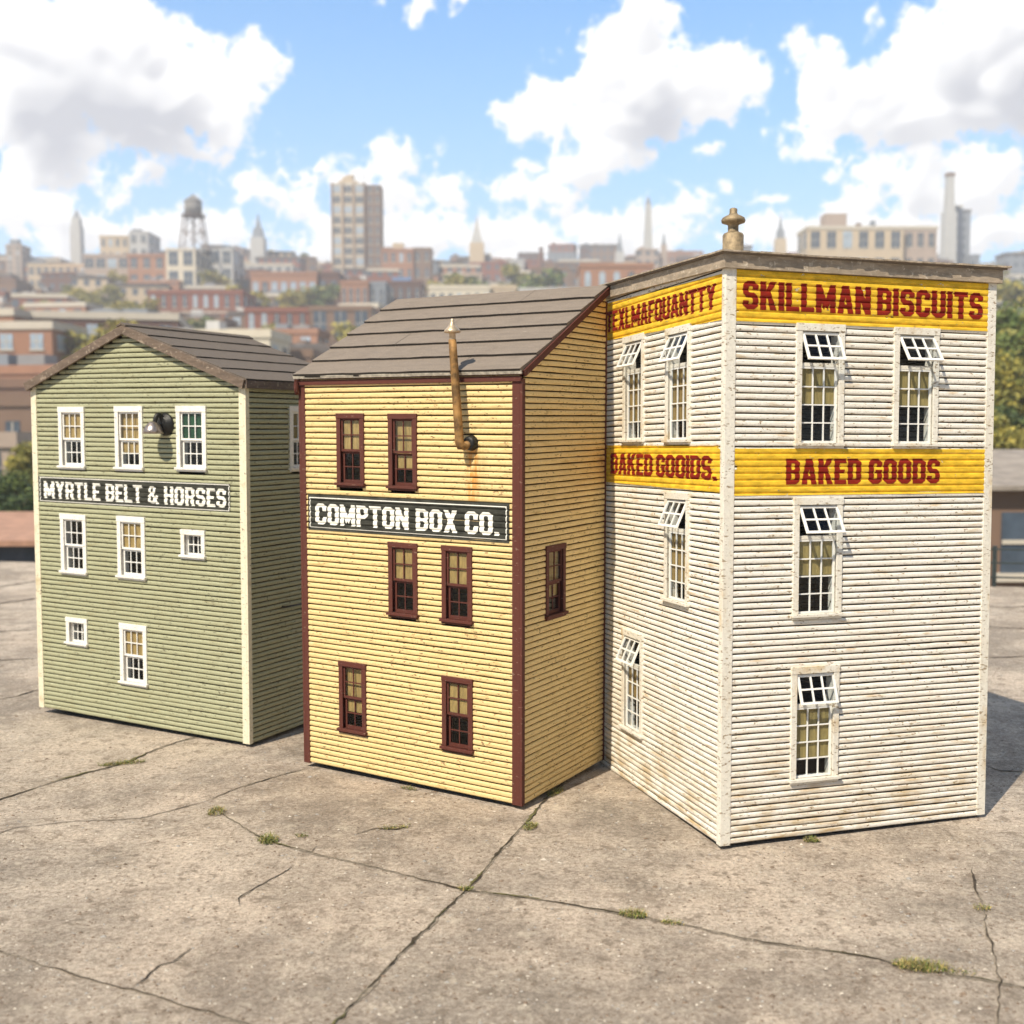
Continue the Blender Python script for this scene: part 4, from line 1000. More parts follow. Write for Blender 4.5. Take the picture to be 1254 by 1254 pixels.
for (a, b, c, D, col, lab) in ((1170, 1179, 253, 448, 'slate grey', 'taller blue-grey tower just right of the tall chimney'), (1179, 1189, 258, 449, 'slate grey', 'shorter blue-grey tower to the right beside the tall chimney'), (1190, 1200, 313, 430, 'slate grey', 'small grey block right of the chimney towers'), (1231, 1262, 311, 400, 'slate grey', 'blue-grey block on the skyline at the far right'), (905, 921, 302, 420, 'slate grey', 'blue-grey block on the skyline just right of the roof vent'), (660, 690, 331, 430, 'pale grey', 'low grey block on the skyline left of the stone obelisk'), (560, 575, 318, 440, 'slate grey', 'grey block just left of the cathedral spire'), (594, 601, 312, 440, 'slate grey', 'narrow grey block right of the cathedral spire'), (618, 642, 320, 430, 'pale grey', 'broad grey block on the skyline right of the cathedral')):
    landmark('distant_block', a, b, c, D, 8, col, wins=False, label=lab, seed=a)

# water tower on the cream factory
p = at(234, 305, 328); zr = p.z+.3; wt = empty('water_tower', (p.x, 331, zr)); k = 331/FPX
tag(wt, 'round water tank on tall legs standing on the cream factory roof', 'water tower')
M_tank = mat_plain('tank_wood', (.20, .19, .18), .3, 1.5, .8, bs=0); M_steelw = mat_plain('tank_frame', (.17, .13, .12), .3, 2, .7, bs=0)
zt = 41*k; zu = 57*k
mb = MB(); mb.lathe([(0, zt), (10.5*k, zt), (10.2*k, zu), (0, zu)], (0, 0, 0), 20); mb.build('tank', M_tank, wt)
mb = MB(); mb.lathe([(11.2*k, zu), (8*k, zu+3*k), (.2, zu+8.5*k), (0, zu+9*k)], (0, 0, 0), 20); mb.build('tank_roof', M_tank, wt)
mb = MB(); mb.lathe([(0, zt-.35), (14.5*k, zt-.35), (14.5*k, zt-.05), (0, zt-.05)], (0, 0, 0), 20); mb.build('platform', M_steelw, wt)
for sx, sy in ((1, 1), (1, -1), (-1, -1), (-1, 1)):
    mb = MB(); mb.tube([(sx*15*k, sy*9*k, 0), (sx*10*k, sy*7*k, zt-.35)], .24, 6); mb.build('leg', M_steelw, wt)
mb = MB()
for z0, z1 in ((.3, zt*.5), (zt*.5, zt-.5)):
    for sy in (-1, 1):
        f0, f1 = 15-5*z0/zt, 15-5*z1/zt
        mb.tube([(-f0*k, sy*8*k, z0), (f1*k, sy*8*k, z1)], .11, 5); mb.tube([(f0*k, sy*8*k, z0), (-f1*k, sy*8*k, z1)], .11, 5)
for z0 in (zt*.5,):
    f0 = 15-5*z0/zt; mb.box(-f0*k, f0*k, -8*k-.1, -8*k+.1, z0-.12, z0+.12); mb.box(-f0*k, f0*k, 8*k-.1, 8*k+.1, z0-.12, z0+.12)
mb.build('brace', M_steelw, wt)
mb = MB(); mb.tube([(0, 0, 0), (0, 0, zt)], .3, 8); mb.build('riser_pipe', M_steelw, wt)

# towers, spires and chimneys of the skyline
def turned(name, px, pytop, pybase, D, prof, mat, label, cat, n=4, rot=pi/4):
    """prof: list of (half width px, height fraction)"""
    q = at(px, pytop, D); base = land(q.x, D)-1; h = q.z-base; k = D/FPX; hb = (q.z-at(px, pybase, D).z)
    o = empty(name, (q.x, D, base), (0, 0, 0)); tag(o, label, cat)
    low = base+h-hb
    segs = []
    for i, (nm, pts, m) in enumerate(prof):
        mb = MB(); pr = []
        for (wpx, f) in pts: pr.append((max(.02, wpx*k*(1.414 if n == 4 else 1)), (h-hb)+hb*f))
        if i == 0: pr = [(pr[0][0], 0)]+pr
        pr = [(0, pr[0][1])]+pr+[(0, pr[-1][1])]
        v0 = len(mb.v); mb.lathe(pr, (0, 0, 0), n, smooth=n > 6)
        rt = Matrix.Rotation(rot, 4, 'Z'); mb.v = [tuple(rt @ Vector(p)) for p in mb.v]
        mb.build(nm, m, o)
    return o
S = HM
turned('clock_tower', 93.5, 257, 320, 470, [('shaft', [(6.2, 0), (6, .68)], S['pale grey']), ('belfry', [(5, .68), (4.6, .84)], S['pale grey']), ('spire', [(3.4, .84), (1.8, .93), (.5, 1)], S['slate grey'])], None, 'slim pale tower with stepped top at the left of the skyline', 'tower')
turned('clock_tower', 316, 262, 336, 460, [('shaft', [(8.5, 0), (8, .60)], S['pale grey']), ('belfry', [(6.2, .60), (4.6, .76)], S['slate grey']), ('spire', [(3, .76), (1.4, .90), (.4, 1)], S['slate grey'])], None, 'slim grey tower with dark pointed top between water tower and tall tower', 'tower')
turned('church_spire', 584, 263, 322, 440, [('tower', [(9, 0), (8.5, .40)], S['tan']), ('belfry', [(7, .40), (6, .52)], S['pale grey']), ('spire', [(5.5, .52), (2.6, .75), (.3, 1)], S['pale grey'])], None, 'cathedral spire right of the tall tower', 'church')
turned('factory_chimney', 662.5, 303, 345, 400, [('shaft', [(3.0, 0), (2.2, .93)], S['dark brick']), ('chimney_rim', [(2.8, .93), (2.8, 1)], S['dark brick'])], None, 'small brick chimney left of the stone obelisk', 'chimney', 12)
turned('church_spire', 759, 284, 322, 430, [('tower', [(5.5, 0), (5, .35)], S['pale grey']), ('spire', [(4, .35), (1.6, .7), (.3, 1)], S['slate grey'])], None, 'small pointed spire just left of the tall obelisk', 'church')
turned('stone_obelisk', 794, 240, 308, 430, [('shaft', [(5.2, 0), (3.2, .85)], S['pale grey']), ('tip', [(3.2, .85), (.4, 1)], S['slate grey'])], None, 'tall stone obelisk left of the white building roof', 'monument')
landmark('distant_block', 781, 806, 306, 428, 8, 'pinkish', wins=False, label='stepped block at the foot of the tall obelisk', extras=(('roof_box', 1, 1, 4, 4, 1.5, 'pinkish'),))
turned('church_spire', 813, 285, 312, 432, [('tower', [(3.6, 0), (3.2, .45)], S['pinkish']), ('spire', [(2.6, .45), (.3, 1)], S['slate grey'])], None, 'thin spire just right of the tall obelisk', 'church')
turned('church_spire', 956, 264, 305, 430, [('tower', [(6.5, 0), (6, .3)], S['tan']), ('belfry', [(4.5, .3), (3.6, .58)], S['slate grey']), ('spire', [(2.2, .58), (.3, 1)], S['slate grey'])], None, 'slim steeple right of the roof vent of the white building', 'church')
turned('factory_chimney', 1163.5, 212, 325, 440, [('base', [(7.5, 0), (7, .58)], S['pale grey']), ('shaft', [(5.2, .58), (4.2, .96)], S['pale grey']), ('chimney_rim', [(4.8, .96), (4.8, 1)], S['brown'])], None, 'tall square chimney behind the right end of the white roof', 'chimney')

# near the lot
x, w_, b_, h_ = place(-60, 34, 387, 136)
A = at(34, 387, 136)
bl = block('brick_building', (A.x-3.4, 132.5, 0), -.12, 3.4, 16, A.z, 'orange brick', floors=3, bays=1, sbays=3, roof='white', wh=.55, ww=.5, pale=.5, label='narrow front of the brick building left of the green building', cornice=2)
bl2 = block('brick_building', (A.x+.4, 135.5, 0), .20, 17, 14, A.z+.1, 'dark brick', floors=4, bays=6, sbays=3, roof='white', wh=.5, ww=.45, pale=.5, label='dark brick side range behind the left eave of the green building', cornice=2)
A = at(44, 492, 88)
block('low_building', (A.x-26, 88, -1.8), 0, 26, 10, A.z+1.8, 'brown', floors=1, bays=7, sbays=3, roof='terracotta', wh=.5, ww=.3, label='low brown building left of the green building, behind small trees', pale=.1)
A = at(38, 470, 100)
block('low_building', (A.x-22, 100, -1), 0, 22, 9, A.z+1, 'brown', floors=1, bays=6, sbays=2, roof='grey', label='low brown building with grey roof at the left edge', pale=.5)
A = at(18, 540, 62)
block('low_building', (A.x-16, 62, -1.8), 0, 16, 8, A.z+1.8, 'pinkish', floors=1, bays=5, sbays=2, roof='grey', label='small pinkish wall of a building at the left edge, just above the trees', pale=.1)
# low shed with a terracotta roof just beyond the lot, left
sh = empty('shed', (-24, 23.5, -1.7)); tag(sh, 'long low shed with flat orange roof and dark blue wall, left beyond the lot', 'shed')
mb = MB(); mb.box(0, 17, .3, 4.6, -.3, 1.12); mb.build('wall', mat_plain('blue_shed_wall', (.055, .065, .085), .3, 2, .7, bs=0), sh)
mb = MB(); mb.hexa([(-.3, 0, 1.12), (17.3, 0, 1.12), (17.3, 5, 1.38), (-.3, 5, 1.38), (-.3, 0, 1.24), (17.3, 0, 1.24), (17.3, 5, 1.5), (-.3, 5, 1.5)]); mb.build('roof', mat_plain('shed_roof', (.36, .20, .13), .2, 3, .8, bs=0), sh)
for i in range(5):
    mb = MB(); mb.box(2+i*3, 3.2+i*3, .24, .3, .1, .85); mb.build('door', M_win, sh)
# brick shop beyond the lot, right
rb = empty('brick_shop', (10.2, 24.0, -1.7)); tag(rb, 'low brown brick building with shallow grey roof at the right edge beyond the lot', 'building')
mb = MB(); mb.box(0, 16, 0, 6, -.3, 2.28); mb.build('wall', HM['brown'], rb)
mb = MB(); mb.hexa([(-.3, -.3, 2.28), (16.3, -.3, 2.28), (16.3, 6, 2.95), (-.3, 6, 2.95), (-.3, -.3, 2.38), (16.3, -.3, 2.38), (16.3, 6, 3.05), (-.3, 6, 3.05)]); mb.build('roof', mat_plain('shop_roof', (.27, .23, .19), .25, 2, .85, bs=0), rb)
for i in range(6):
    q = bpy.data.objects.new('window', win_mesh(1.3, 1.3, False, M_win)); C.objects.link(q); q.parent = rb; q.location = (.9+i*2.4, -.001, .5)
mb = MB(); mb.lathe([(0, 0), (.14, .03), (.17, .1), (.05, .16), (0, .17)], (.9, -.16, 1.95), 12); mb.build('wall_lamp', RM['white'], rb)
# fence along the right edge of the lot
fe = empty('metal_fence', (4.4, 13.35, 0)); tag(fe, 'low dark metal fence along the right edge of the lot', 'fence')
M_f = mat_plain('fence_metal', (.045, .06, .06), .3, 10, .5, .4, bs=0)
for i in range(6):
    mb = MB(); mb.box(i*1.24-.02, i*1.24+.02, -.25*i-.02, -.25*i+.02, -.05, .48); mb.build('post', M_f, fe)
mb = MB()
for z0 in (.10, .27, .43):
    mb.hexa([(0, -.008, z0), (6.2, -1.258, z0), (6.2, -1.242, z0), (0, .008, z0), (0, -.008, z0+.02), (6.2, -1.258, z0+.02), (6.2, -1.242, z0+.02), (0, .008, z0+.02)])
mb.build('rail', M_f, fe)

# ------------------------------------------------------------------ trees
def mat_leaf(name, a, b_):
    m, t, b, co = newmat(name)
    oi = t.new('ShaderNodeObjectInfo'); n = t.noise(co, 2.2, 4, .7)
    c = t.mix(t.sstep(n, .35, .65), a, b_); t.put(b.inputs['Base Color'], c); b.inputs['Roughness'].default_value = .7
    return m
LM = {'green': mat_leaf('leaf_green', (.07, .12, .02), (.17, .21, .045)), 'yellow': mat_leaf('leaf_yellow', (.34, .29, .04), (.52, .42, .08)), 'olive': mat_leaf('leaf_olive', (.16, .17, .035), (.30, .27, .06)), 'dark': mat_leaf('leaf_dark', (.02, .045, .012), (.05, .085, .02))}
M_bark = mat_plain('bark', (.13, .10, .07), .3, 4, .9, bs=0)
def tree_proto(kind, H, R, n, leaf, seed):
    rnd = random.Random(seed); o = empty('tree', (0, 0, 0)); mb = MB()
    mb.tube([(0, 0, -.6), (0, 0, H*.25), (R*.06, 0, H*.5), (R*.02, 0, H*.8)], [H*.035, H*.028, H*.018, H*.006], 7)
    cl = []
    for i in range(16):
        a = rnd.uniform(0, 6.28); f = rnd.uniform(.3, .95); rr = R*rnd.uniform(.25, .72)*(1-.5*max(0, f-.6)); c = Vector((rr*cos(a), rr*sin(a), H*f)); cl.append((c, R*rnd.uniform(.28, .46)))
        mb.tube([(0, 0, H*max(.15, f-.28)), tuple(c)], [H*.012, H*.003], 5)
    mb.build('trunk', M_bark, o); cb = MB()
    for i in range(n):
        c, r = cl[rnd.randrange(len(cl))]; v = Vector((rnd.gauss(0, 1), rnd.gauss(0, 1), rnd.gauss(0, 1))).normalized()*r*rnd.random()**.4; v.z *= .8
        p = c+v; s = leaf*rnd.uniform(.6, 1.4); u = Vector((rnd.gauss(0, 1), rnd.gauss(0, 1), rnd.gauss(0, .6))).normalized(); w = u.cross(Vector((rnd.gauss(0, 1), rnd.gauss(0, 1), rnd.gauss(0, 1)))).normalized()
        cb.quad([p-u*s, p-w*s*.6, p+u*s, p+w*s*.6], 1 if rnd.random() < .3 else 0)
    mixk = {'green': ('green', 'olive'), 'yellow': ('yellow', 'olive'), 'olive': ('olive', 'yellow'), 'dark': ('dark', 'green')}[kind]
    cb.build('crown', [LM[mixk[0]], LM[mixk[1]]], o)
    return o
PROT = {}
def tree(kind, pos, H, label, group=None, dense=False, rot=0, wide=1.0):
    key = (kind, dense)
    if key not in PROT:
        PROT[key] = tree_proto(kind, 1.0, .42, 9000 if dense else 1500, .018 if dense else .04, hash(kind) % 7 if False else len(kind)+dense*3); o = PROT[key]
    else: o = copy_tree(PROT[key])
    o.location = pos; o.scale = (H*wide, H*wide, H); o.rotation_euler = (0, 0, rot); tag(o, label, 'tree', group)
    return o
def tree_px(kind, px, pytop, D, label, dense=False, base=None, rot=0, wide=1.0, group='trees beyond the lot'):
    p = at(px, pytop, D); b = land(p.x, D) if base is None else base
    return tree(kind, (p.x, D, b), max(2, p.z-b), label, group, dense, rot, wide)
tree_px('green', 1262, 378, 62, 'big green tree at the right edge, tallest of those beyond the lot', True, rot=.4, wide=1.15)
tree_px('olive', 1240, 440, 48, 'olive-green tree in front of the big one at the right edge', True, rot=2, wide=1.1)
tree_px('dark', 1216, 462, 56, 'dark green tree at the right edge, just beside the white building', True, rot=3.1, wide=1.2)
tree_px('dark', 1258, 500, 42, 'low dark tree above the grey roof at the right edge', True, rot=5.1, wide=1.3)
tree_px('olive', 1222, 505, 38, 'low olive bushy tree above the grey roof beside the white building', True, rot=1.1, wide=1.3)
tree_px('olive', 36, 545, 42, 'small olive tree left of the green building', True, rot=.8)
tree_px('yellow', 44, 585, 34, 'small yellowish tree touching the left side of the green building', True, rot=1.9, wide=1.2)
tree_px('green', 22, 580, 38, 'small green tree at the left edge above the shed', True, rot=2.9, wide=1.2)
tree_px('dark', 6, 600, 33, 'low dark tree at the left edge above the shed roof', True, rot=3.9, wide=1.6)
tree_px('dark', 33, 610, 30, 'low dark bush just above the orange shed roof', True, rot=4.9, wide=1.7)
tree_px('green', 4, 405, 124, 'green tree at the left edge beside the brick building', rot=1)
for i, (k, px, py, D, lab) in enumerate([('yellow', 100, 352, 285, 'pale yellow tree left of the red brick building'), ('olive', 112, 362, 280, 'olive tree on the slope above the green roof ridge'), ('yellow', 150, 372, 235, 'yellow tree directly above the green roof ridge'), ('yellow', 170, 366, 238, 'yellow tree touching the left end of the red brick building'), ('yellow', 45, 368, 250, 'yellow tree on the slope above the left brick building'), ('olive', 135, 350, 300, 'small olive tree under the pinkish warehouse'), ('yellow', 302, 352, 262, 'yellow tree at the right end of the red brick building'), ('olive', 262, 335, 318, 'olive tree against the pale grey factory wing'), ('yellow', 360, 352, 289, 'yellow tree in front of the orange brick building'), ('green', 396, 350, 290, 'green tree in front of the dark brick end section'), ('olive', 627, 325, 330, 'olive tree on the slope right of the cathedral'), ('green', 570, 338, 300, 'green tree above the long cream building'), ('yellow', 549, 340, 296, 'yellow-green tree above the left part of the cream building'), ('green', 661, 335, 290, 'green tree under the small brick chimney'), ('olive', 1235, 345, 200, 'olive tree far up the slope at the right edge'), ('yellow', 440, 395, 180, 'yellow tree against the brown brick building'), ('olive', 348, 400, 185, 'olive tree in front of the tall arched windows'), ('yellow', 128, 396, 126, 'small yellow tree by the dark brick side range')]):
    tree_px(k, px, py, D, lab, rot=i*1.3, wide=1.15)

# ------------------------------------------------------------------ the many ordinary houses of the hill
SKY = [(0, 690), (33, 690), (33.1, 466), (156, 392), (299, 412), (368, 442), (369, 456), (491, 371), (737, 357), (738, 356), (888, 308), (1222, 333), (1222.1, 716), (1260, 716)]
def front_y(px):
    for (a, ya), (b, yb_) in zip(SKY, SKY[1:]):
        if a <= px <= b: return ya+(yb_-ya)*(px-a)/max(1e-6, b-a)
    return 0
LMK = [(20, 'the far left tower'), (93, 'the slim pale tower'), (145, 'the tan skyline block'), (235, 'the water tower'), (316, 'the slim grey tower'), (432, 'the tall brick tower'), (500, 'the stepped building'), (584, 'the cathedral spire'), (662, 'the small brick chimney'), (794, 'the obelisk'), (897, 'the roof vent'), (1065, 'the large tan block'), (1163, 'the tall chimney'), (1240, 'the right-edge trees')]
rnd = random.Random(21); seen = {}; fills = []
D = 108
rows = [112, 124, 150, 165, 180, 208, 222, 232, 256, 272, 288, 306, 318, 345, 360, 380, 398, 415, 432, 450, 470, 490, 510, 528, 545]
for ri, D in enumerate(rows):
    x = -.47*D-rnd.uniform(0, 10)
    while x < .48*D:
        w = rnd.uniform(7, 17)*(1 if D < 350 else 1.15); h = rnd.choice((5, 6, 7.5, 9, 11))*rnd.uniform(.9, 1.1)*(1 if D < 250 else .8); y = D+rnd.uniform(-4, 4)
        z = min(land(x, y), land(x+w, y))
        a = to_px((x, y, z+h)); b = to_px((x+w, y, z+h)); m = (a[0]+b[0])/2
        vis = any(a[1] < front_y(px)-5 for px in (a[0], m, b[0]) if 0 <= px <= 1254) and b[0] > -4 and a[0] < 1258
        if vis and rnd.random() < .93 and not (D > 520 and rnd.random() < .3):
            fills.append((x, y, z, w, h, m, a[1], ri))
        x += w+rnd.uniform(.5, 5)
cols = list(HC); labc = {}
for i, (x, y, z, w, h, m, py, ri) in enumerate(sorted(fills, key=lambda f: f[5])):
    col = rnd.choice(cols+['red brick', 'orange brick', 'brown', 'red brick', 'dark brick', 'red brick', 'brown']); rf_ = rnd.choice(('white', 'grey', 'grey', 'dark', 'terracotta', 'white', 'blue' if rnd.random() < .4 else 'grey'))
    lx, ln = min(LMK, key=lambda q: abs(q[0]-m)); side = 'left of' if m < lx-8 else ('right of' if m > lx+8 else 'under')
    dist = 'high up' if y > 420 else 'upper slope' if y > 300 else 'middle slope' if y > 200 else 'lower slope'
    lab = f'{"low" if h < 6 else "tall" if h > 8.5 else "small" if w < 10 else "wide"} {col} house with {rf_} roof, {dist}, {side} {ln}'
    near = y < 240; nex = rnd.choice((1, 2, 3))
    yaw = rnd.uniform(-.25, .25); ex = []
    for _k in range(nex): ex.append(('roof_box', w*(.08+.8*_k/3)+rnd.uniform(0, .4), rnd.uniform(.6, 4), min(w*.25, rnd.uniform(.8, 3)), 2.2, rnd.uniform(.5, 2), rnd.choice(('white', 'grey', 'brown', 'slate grey'))))
    labc.setdefault(lab, []).append(len(labc))
    n = len(labc[lab]); 
    fills_o = block('hillside_house', (x, y, z-.8), yaw, w, rnd.uniform(7, 11), h+.8, col, roof=rf_, floors=max(1, round(h/3.3)), bays=max(2, int(w/3)), sbays=2 if near else 0, wins=near, extras=ex, label=lab, cat='house', seed=i, pale=.4, group='houses on the hill', ww=.42, wh=.5)
    seen.setdefault(lab, []).append((m, py, fills_o))
ORD = ['leftmost', 'second', 'third', 'fourth', 'fifth']
for lab, L in seen.items():
    if len(L) > 1:
        L.sort(key=lambda q: q[0])
        for k, (m, py, o) in enumerate(L): o['label'] = ORD[min(k, 4)]+' '+lab
# trees between the ordinary houses
tc_ = {}
for i in range(60):
    D = rnd.uniform(115, 500); x = rnd.uniform(-.46, .47)*D; z = land(x, D); H = rnd.uniform(5, 9); a = to_px((x, D, z+H))
    if not (0 < a[0] < 1254) or a[1] > front_y(a[0])-4: continue
    if any(abs(x-(f[0]+f[3]/2)) < f[3]/2+1.2 and -1 < D-f[1] < 9 for f in fills): continue
    k = rnd.choice(('yellow', 'olive', 'green', 'olive')); lx, ln = min(LMK, key=lambda q: abs(q[0]-a[0])); side = 'left of' if a[0] < lx-8 else ('right of' if a[0] > lx+8 else 'under')
    dist = 'high up' if D > 400 else 'upper slope' if D > 300 else 'middle slope' if D > 200 else 'lower slope'
    lab = f'{"tall" if H > 7.5 else "small" if H < 6 else "mid-sized"} {k if k != "green" else "dark green"} tree, {dist}, {side} {ln}'
    tc_.setdefault(lab, []).append((a[0], tree(k, (x, D, z), H, lab, 'trees among the hill houses', rot=i*.7, wide=1.1)))
for lab, L in tc_.items():
    if len(L) > 1:
        L.sort(key=lambda q: q[0])
        for k, (m, o) in enumerate(L): o['label'] = ORD[min(k, 4)]+' '+lab

# ------------------------------------------------------------------ air
HAZE = .0008
mb = MB(); mb.box(-345, 345, -26, 652, -6, 118)
hz = mb.build('haze', bpy.data.materials.new('haze_air')); tag(hz, 'pale haze over the city', 'haze', kind='stuff')
hm = hz.data.materials[0]; hm.use_nodes = True; hm.node_tree.nodes.clear(); t = NT(hm.node_tree)
pv = t.new('ShaderNodeVolumePrincipled'); pv.inputs['Color'].default_value = (.93, .95, 1, 1); pv.inputs['Density'].default_value = HAZE; pv.inputs['Anisotropy'].default_value = .1
ou = t.new('ShaderNodeOutputMaterial'); t.l.new(pv.outputs[0], ou.inputs['Volume'])

# ------------------------------------------------------------------ sun and sky
trav = Vector((.60, .83, -1.18)).normalized()          # direction the sunlight travels
sl = bpy.data.lights.new('sun', 'SUN'); sl.energy = 5.0; sl.angle = radians(.5); sl.color = (1, .90, .745)
so = bpy.data.objects.new('sun', sl); C.objects.link(so); so.rotation_euler = trav.to_track_quat('-Z', 'Y').to_euler()
w = bpy.data.worlds.new('World'); sc.world = w; w.use_nodes = True; wt_ = w.node_tree; wt_.nodes.clear(); t = NT(wt_)
tc = t.new('ShaderNodeTexCoord'); dirv = tc.outputs['Generated']
sky = t.new('ShaderNodeTexSky'); sky.sky_type = 'NISHITA'; sky.sun_disc = False; sky.sun_elevation = math.asin(-trav.z); sky.sun_rotation = atan2(-trav.x, -trav.y); sky.dust_density = .6; sky.air_density = 1.0; sky.ozone_density = 2.0
# clouds: a field computed here over a window of sky directions (azimuth, elevation), white tops and grey undersides
import numpy as np
A0, A1, E0, E1, NW, NH = -.66, .66, -.03, .56, 2000, 900
def vnoise(U, V, seed):
    r = np.random.RandomState(seed); G = r.rand(512, 512).astype(np.float32)
    iu = np.floor(U).astype(int); iv = np.floor(V).astype(int); fu = U-iu; fv = V-iv
    fu = fu*fu*fu*(fu*(fu*6-15)+10); fv = fv*fv*fv*(fv*(fv*6-15)+10)
    a = G[iv % 512, iu % 512]; b = G[iv % 512, (iu+1) % 512]; c = G[(iv+1) % 512, iu % 512]; d = G[(iv+1) % 512, (iu+1) % 512]
    return (a*(1-fu)+b*fu)*(1-fv)+(c*(1-fu)+d*fu)*fv
def fbm(U, V, s, octv, seed, gain=.55, billow=False):
    out = 0; amp = 1; tot = 0
    for o in range(octv):
        ca, sa = cos(.9*o+.4), sin(.9*o+.4); U, V = U*ca-V*sa+3.1, U*sa+V*ca+5.7
        n = vnoise(U*s+o*17.3+40, V*s+o*9.1+40, seed+o)
        n = 1-np.abs(2*n-1)*1.0 if billow else n
        out = out+n*amp; tot += amp; amp *= gain; s *= 2.03
    return out/tot
def ang(px, py):
    a = (px-627)/FPX; b = -(py-627)/FPX; r = Vector((a, cos(PITCH)+b*sin(PITCH), -sin(PITCH)+b*cos(PITCH))).normalized()
    return atan2(r.x, r.y), math.asin(r.z)
BL = [(60, 60, 120, 62), (150, 40, 90, 45), (120, 120, 150, 62), (215, 120, 90, 55), (45, 130, 90, 70), (185, 170, 80, 42), (290, 80, 40, 30), (325, 78, 48, 40), (240, 70, 40, 30), (85, 200, 60, 14),
      (495, 10, 26, 16), (555, 2, 22, 10), (497, 192, 42, 30), (480, 225, 60, 30), (540, 235, 50, 28), (320, 238, 62, 26), (190, 222, 60, 24), (60, 262, 110, 34), (200, 290, 140, 36), (470, 290, 130, 46), (620, 300, 120, 40),
      (780, 20, 55, 50), (745, 70, 65, 50), (700, 120, 55, 40), (655, 150, 48, 28), (790, 100, 100, 62), (870, 95, 70, 40), (925, 90, 20, 16), (770, 150, 90, 38), (720, 200, 75, 40), (690, 235, 80, 30), (640, 205, 26, 9),
      (1010, 85, 46, 50), (1080, 110, 80, 50), (1150, 70, 75, 60), (1210, 40, 70, 62), (1250, 90, 70, 70), (1020, 150, 75, 34), (1120, 145, 100, 36), (1220, 140, 80, 34), (968, 85, 14, 14),
      (870, 180, 32, 12), (895, 220, 28, 10), (940, 235, 40, 12), (1020, 213, 28, 16), (1055, 190, 14, 9), (1110, 232, 62, 36), (1050, 260, 80, 28), (1200, 232, 52, 34), (1240, 270, 60, 30), (960, 270, 90, 22), (850, 260, 80, 24), (770, 285, 100, 36), (1100, 290, 200, 30), (380, 200, 20, 7), (345, 215, 30, 9),
      (-120, 90, 120, 70), (-260, 160, 120, 50), (1420, 110, 140, 60), (1400, 250, 130, 30), (-150, 260, 160, 30), (300, -160, 160, 60), (620, -220, 120, 50), (1000, -180, 170, 60)]
AZ, EL = np.meshgrid(np.linspace(A0, A1, NW), np.linspace(E0, E1, NH)); U = (AZ+2)*1.0; V = (EL+2)*1.0
WX = (fbm(U, V, 22, 4, 5)-.5)*.055; WY = (fbm(U, V, 22, 4, 55)-.5)*.045
F = np.full(AZ.shape, -1.3)
for (px, py, rx, ry) in BL:
    a, e = ang(px, py); d = np.sqrt(((AZ+WX-a)*FPX/rx)**2+((EL+WY-e)*FPX/ry)**2); F = np.maximum(F, (1.12-d)*min(1.5, max(.5, ry/38)))
puff = fbm(U, V, 34, 7, 11, .52, True)
F0 = F*1.3-.34+(fbm(U, V, 11, 3, 91)-.5)*.9
F = F*1.3-.34+(puff-.52)*1.25+(fbm(U, V, 45, 6, 71, .68)-.5)*1.7+(fbm(U, V, 11, 3, 91)-.5)*.9
sst = lambda v, a, b: (lambda q: q*q*(3-2*q))(np.clip((v-a)/(b-a), 0, 1))
AL = sst(F, -.12, .48)
F0 = F0+(puff-.52)*.8
dens_ = np.clip(F0, 0, 1.6)
for ax in (0, 1):
    for q_ in (3, 4, 5): dens_ = (np.roll(dens_, q_, ax)+np.roll(dens_, -q_, ax)+dens_)/3
def shift(M, du, dv):
    return np.roll(np.roll(M, -int(round(du/(A1-A0)*NW)), 1), -int(round(dv/(E1-E0)*NH)), 0)
occ = sum(shift(dens_, -.004*k, .0075*k)*w_ for k, w_ in ((1, .9), (2, .9), (3, .9), (5, .9), (7, .8), (9, .6)))/6
gx = shift(dens_, -.0022, .0035)-dens_
SHD = np.clip(sst(occ, .25, 1.35)*.85+np.clip(gx*3.0, -.2, .25), 0, 1)*(.25+.75*sst(EL, .02, .15))+(fbm(U, V, 40, 5, 171)-.5)*.12; SHD = np.clip(SHD, 0, 1)
edge = sst(AZ, A0, A0+.06)*(1-sst(AZ, A1-.06, A1))*(1-sst(EL, E1-.06, E1)); AL = AL*edge
img = bpy.data.images.new('clouds', NW, NH, float_buffer=True); img.colorspace_settings.name = 'Non-Color'
buf = np.ones((NH, NW, 4), np.float32); buf[..., 0] = AL; buf[..., 1] = SHD; buf[..., 2] = edge
img.pixels.foreach_set(buf.ravel()); img.update()
x, y, z = t.sep(dirv)[:3]
az = t.math('ARCTAN2', x, y); el = t.math('ARCSINE', z)
iu = t.math('DIVIDE', t.math('SUBTRACT', az, A0), A1-A0); iv = t.math('DIVIDE', t.math('SUBTRACT', el, E0), E1-E0)
ti = t.new('ShaderNodeTexImage'); ti.image = img; ti.extension = 'CLIP'; ti.interpolation = 'Cubic'; t.put(ti.inputs[0], t.comb(iu, iv))
sp_ = t.n.new('ShaderNodeSeparateColor'); t.l.new(ti.outputs[0], sp_.inputs[0]); alpha = t.math('MULTIPLY', sp_.outputs[0], ti.outputs[1]); sh = sp_.outputs[1]
msk = t.math('MULTIPLY', sp_.outputs[2], ti.outputs[1])
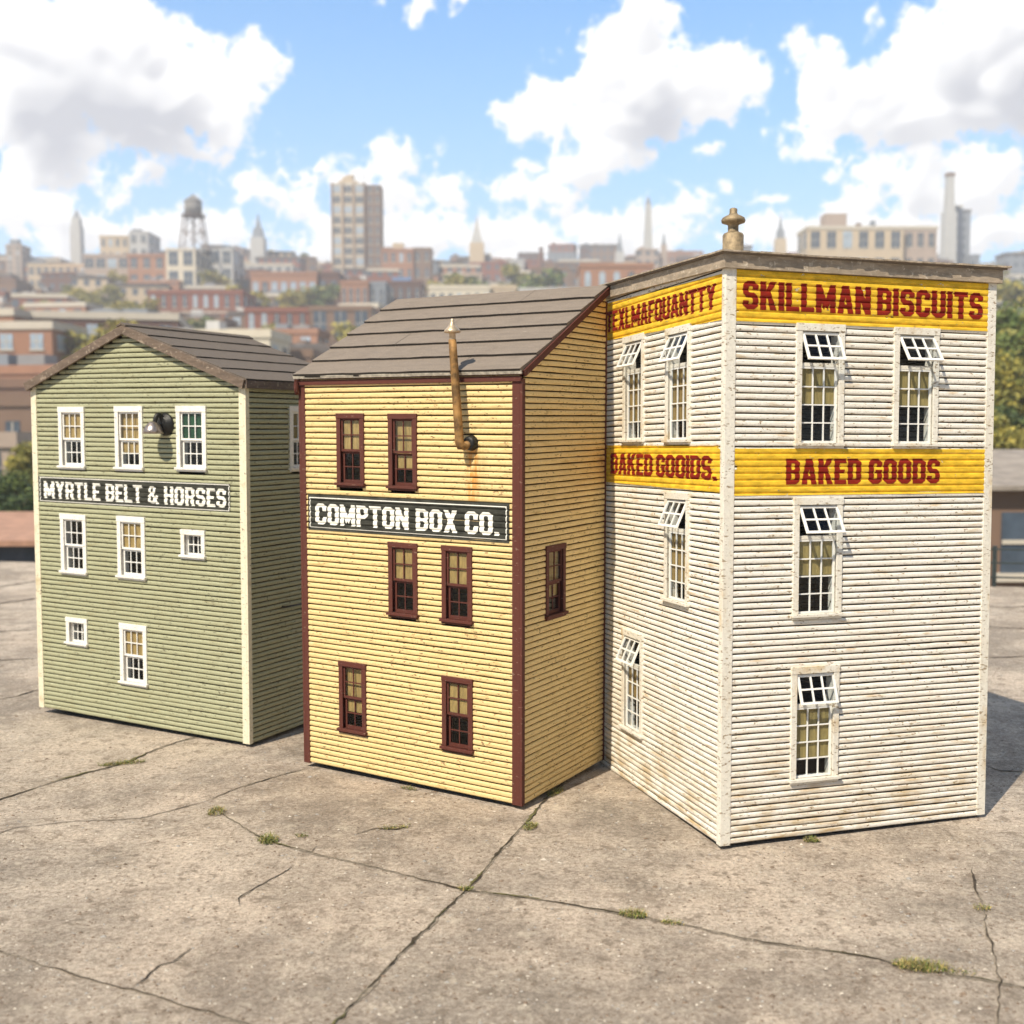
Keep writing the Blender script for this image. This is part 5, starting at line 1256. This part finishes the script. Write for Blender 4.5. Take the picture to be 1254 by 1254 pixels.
else_ = t.math('MULTIPLY', t.math('SUBTRACT', 1.0, msk), t.sstep(t.noise(dirv, 3.0, 4, .6), .36, .56)); alpha = t.math('MAXIMUM', alpha, else_)  # cloud added beyond the window, out of view, to whiten the ambient light
ccol = t.mix(sh, (1.02, 1.01, 1.0), (.52, .53, .58))
skyc = t.vmath('MULTIPLY', sky.outputs[0], (.008, .122, .195))
hor = t.math('POWER', t.math('SUBTRACT', 1.0, t.math('MAXIMUM', z, 0.0), clamp=True), 3.4)
skyc = t.mix(hor, skyc, (.66, .80, .88))
back = t.mix(t.sstep(y, -.2, .6), (.17, .172, .18), (.86, .86, .87)); ccol = t.mix(msk, back, ccol)  # added out-of-view cloud dimmed behind the camera for weaker fill light
hz2 = t.math('POWER', t.math('SUBTRACT', 1.0, t.math('MAXIMUM', z, 0.0), clamp=True), 11.0); skyc = t.mix(t.math('MULTIPLY', hz2, .9), skyc, (.92, .93, .94))
fin = t.mix(t.math('MULTIPLY', alpha, t.sstep(z, .0, .05)), skyc, ccol)
bg = t.new('ShaderNodeBackground'); t.put(bg.inputs[0], fin); bg.inputs[1].default_value = 1.0
wo = t.new('ShaderNodeOutputWorld'); t.l.new(bg.outputs[0], wo.inputs[0])

# ------------------------------------------------------------------ camera and render settings
cd = bpy.data.cameras.new('camera'); cam = bpy.data.objects.new('camera', cd); C.objects.link(cam); sc.camera = cam
cam.location = (0, 0, CAMH); cam.rotation_euler = (pi/2-PITCH, 0, 0); cd.sensor_width = 36; cd.lens = 36*FPX/1254; cd.clip_end = 5000; cd.clip_start = .05
cd.dof.use_dof = True; cd.dof.focus_distance = 5.25; cd.dof.aperture_fstop = 1.7
sc.view_settings.view_transform = 'Standard'; sc.view_settings.look = 'None'; sc.view_settings.exposure = 0.32; sc.view_settings.gamma = 1
sc.cycles.use_denoising = True; sc.cycles.max_bounces = 6; sc.cycles.diffuse_bounces = 3; sc.cycles.transparent_max_bounces = 12; sc.cycles.volume_bounces = 1
sc.cycles.use_adaptive_sampling = True; sc.cycles.adaptive_threshold = .015; sc.cycles.sample_clamp_indirect = 8; sc.cycles.caustics_reflective = False
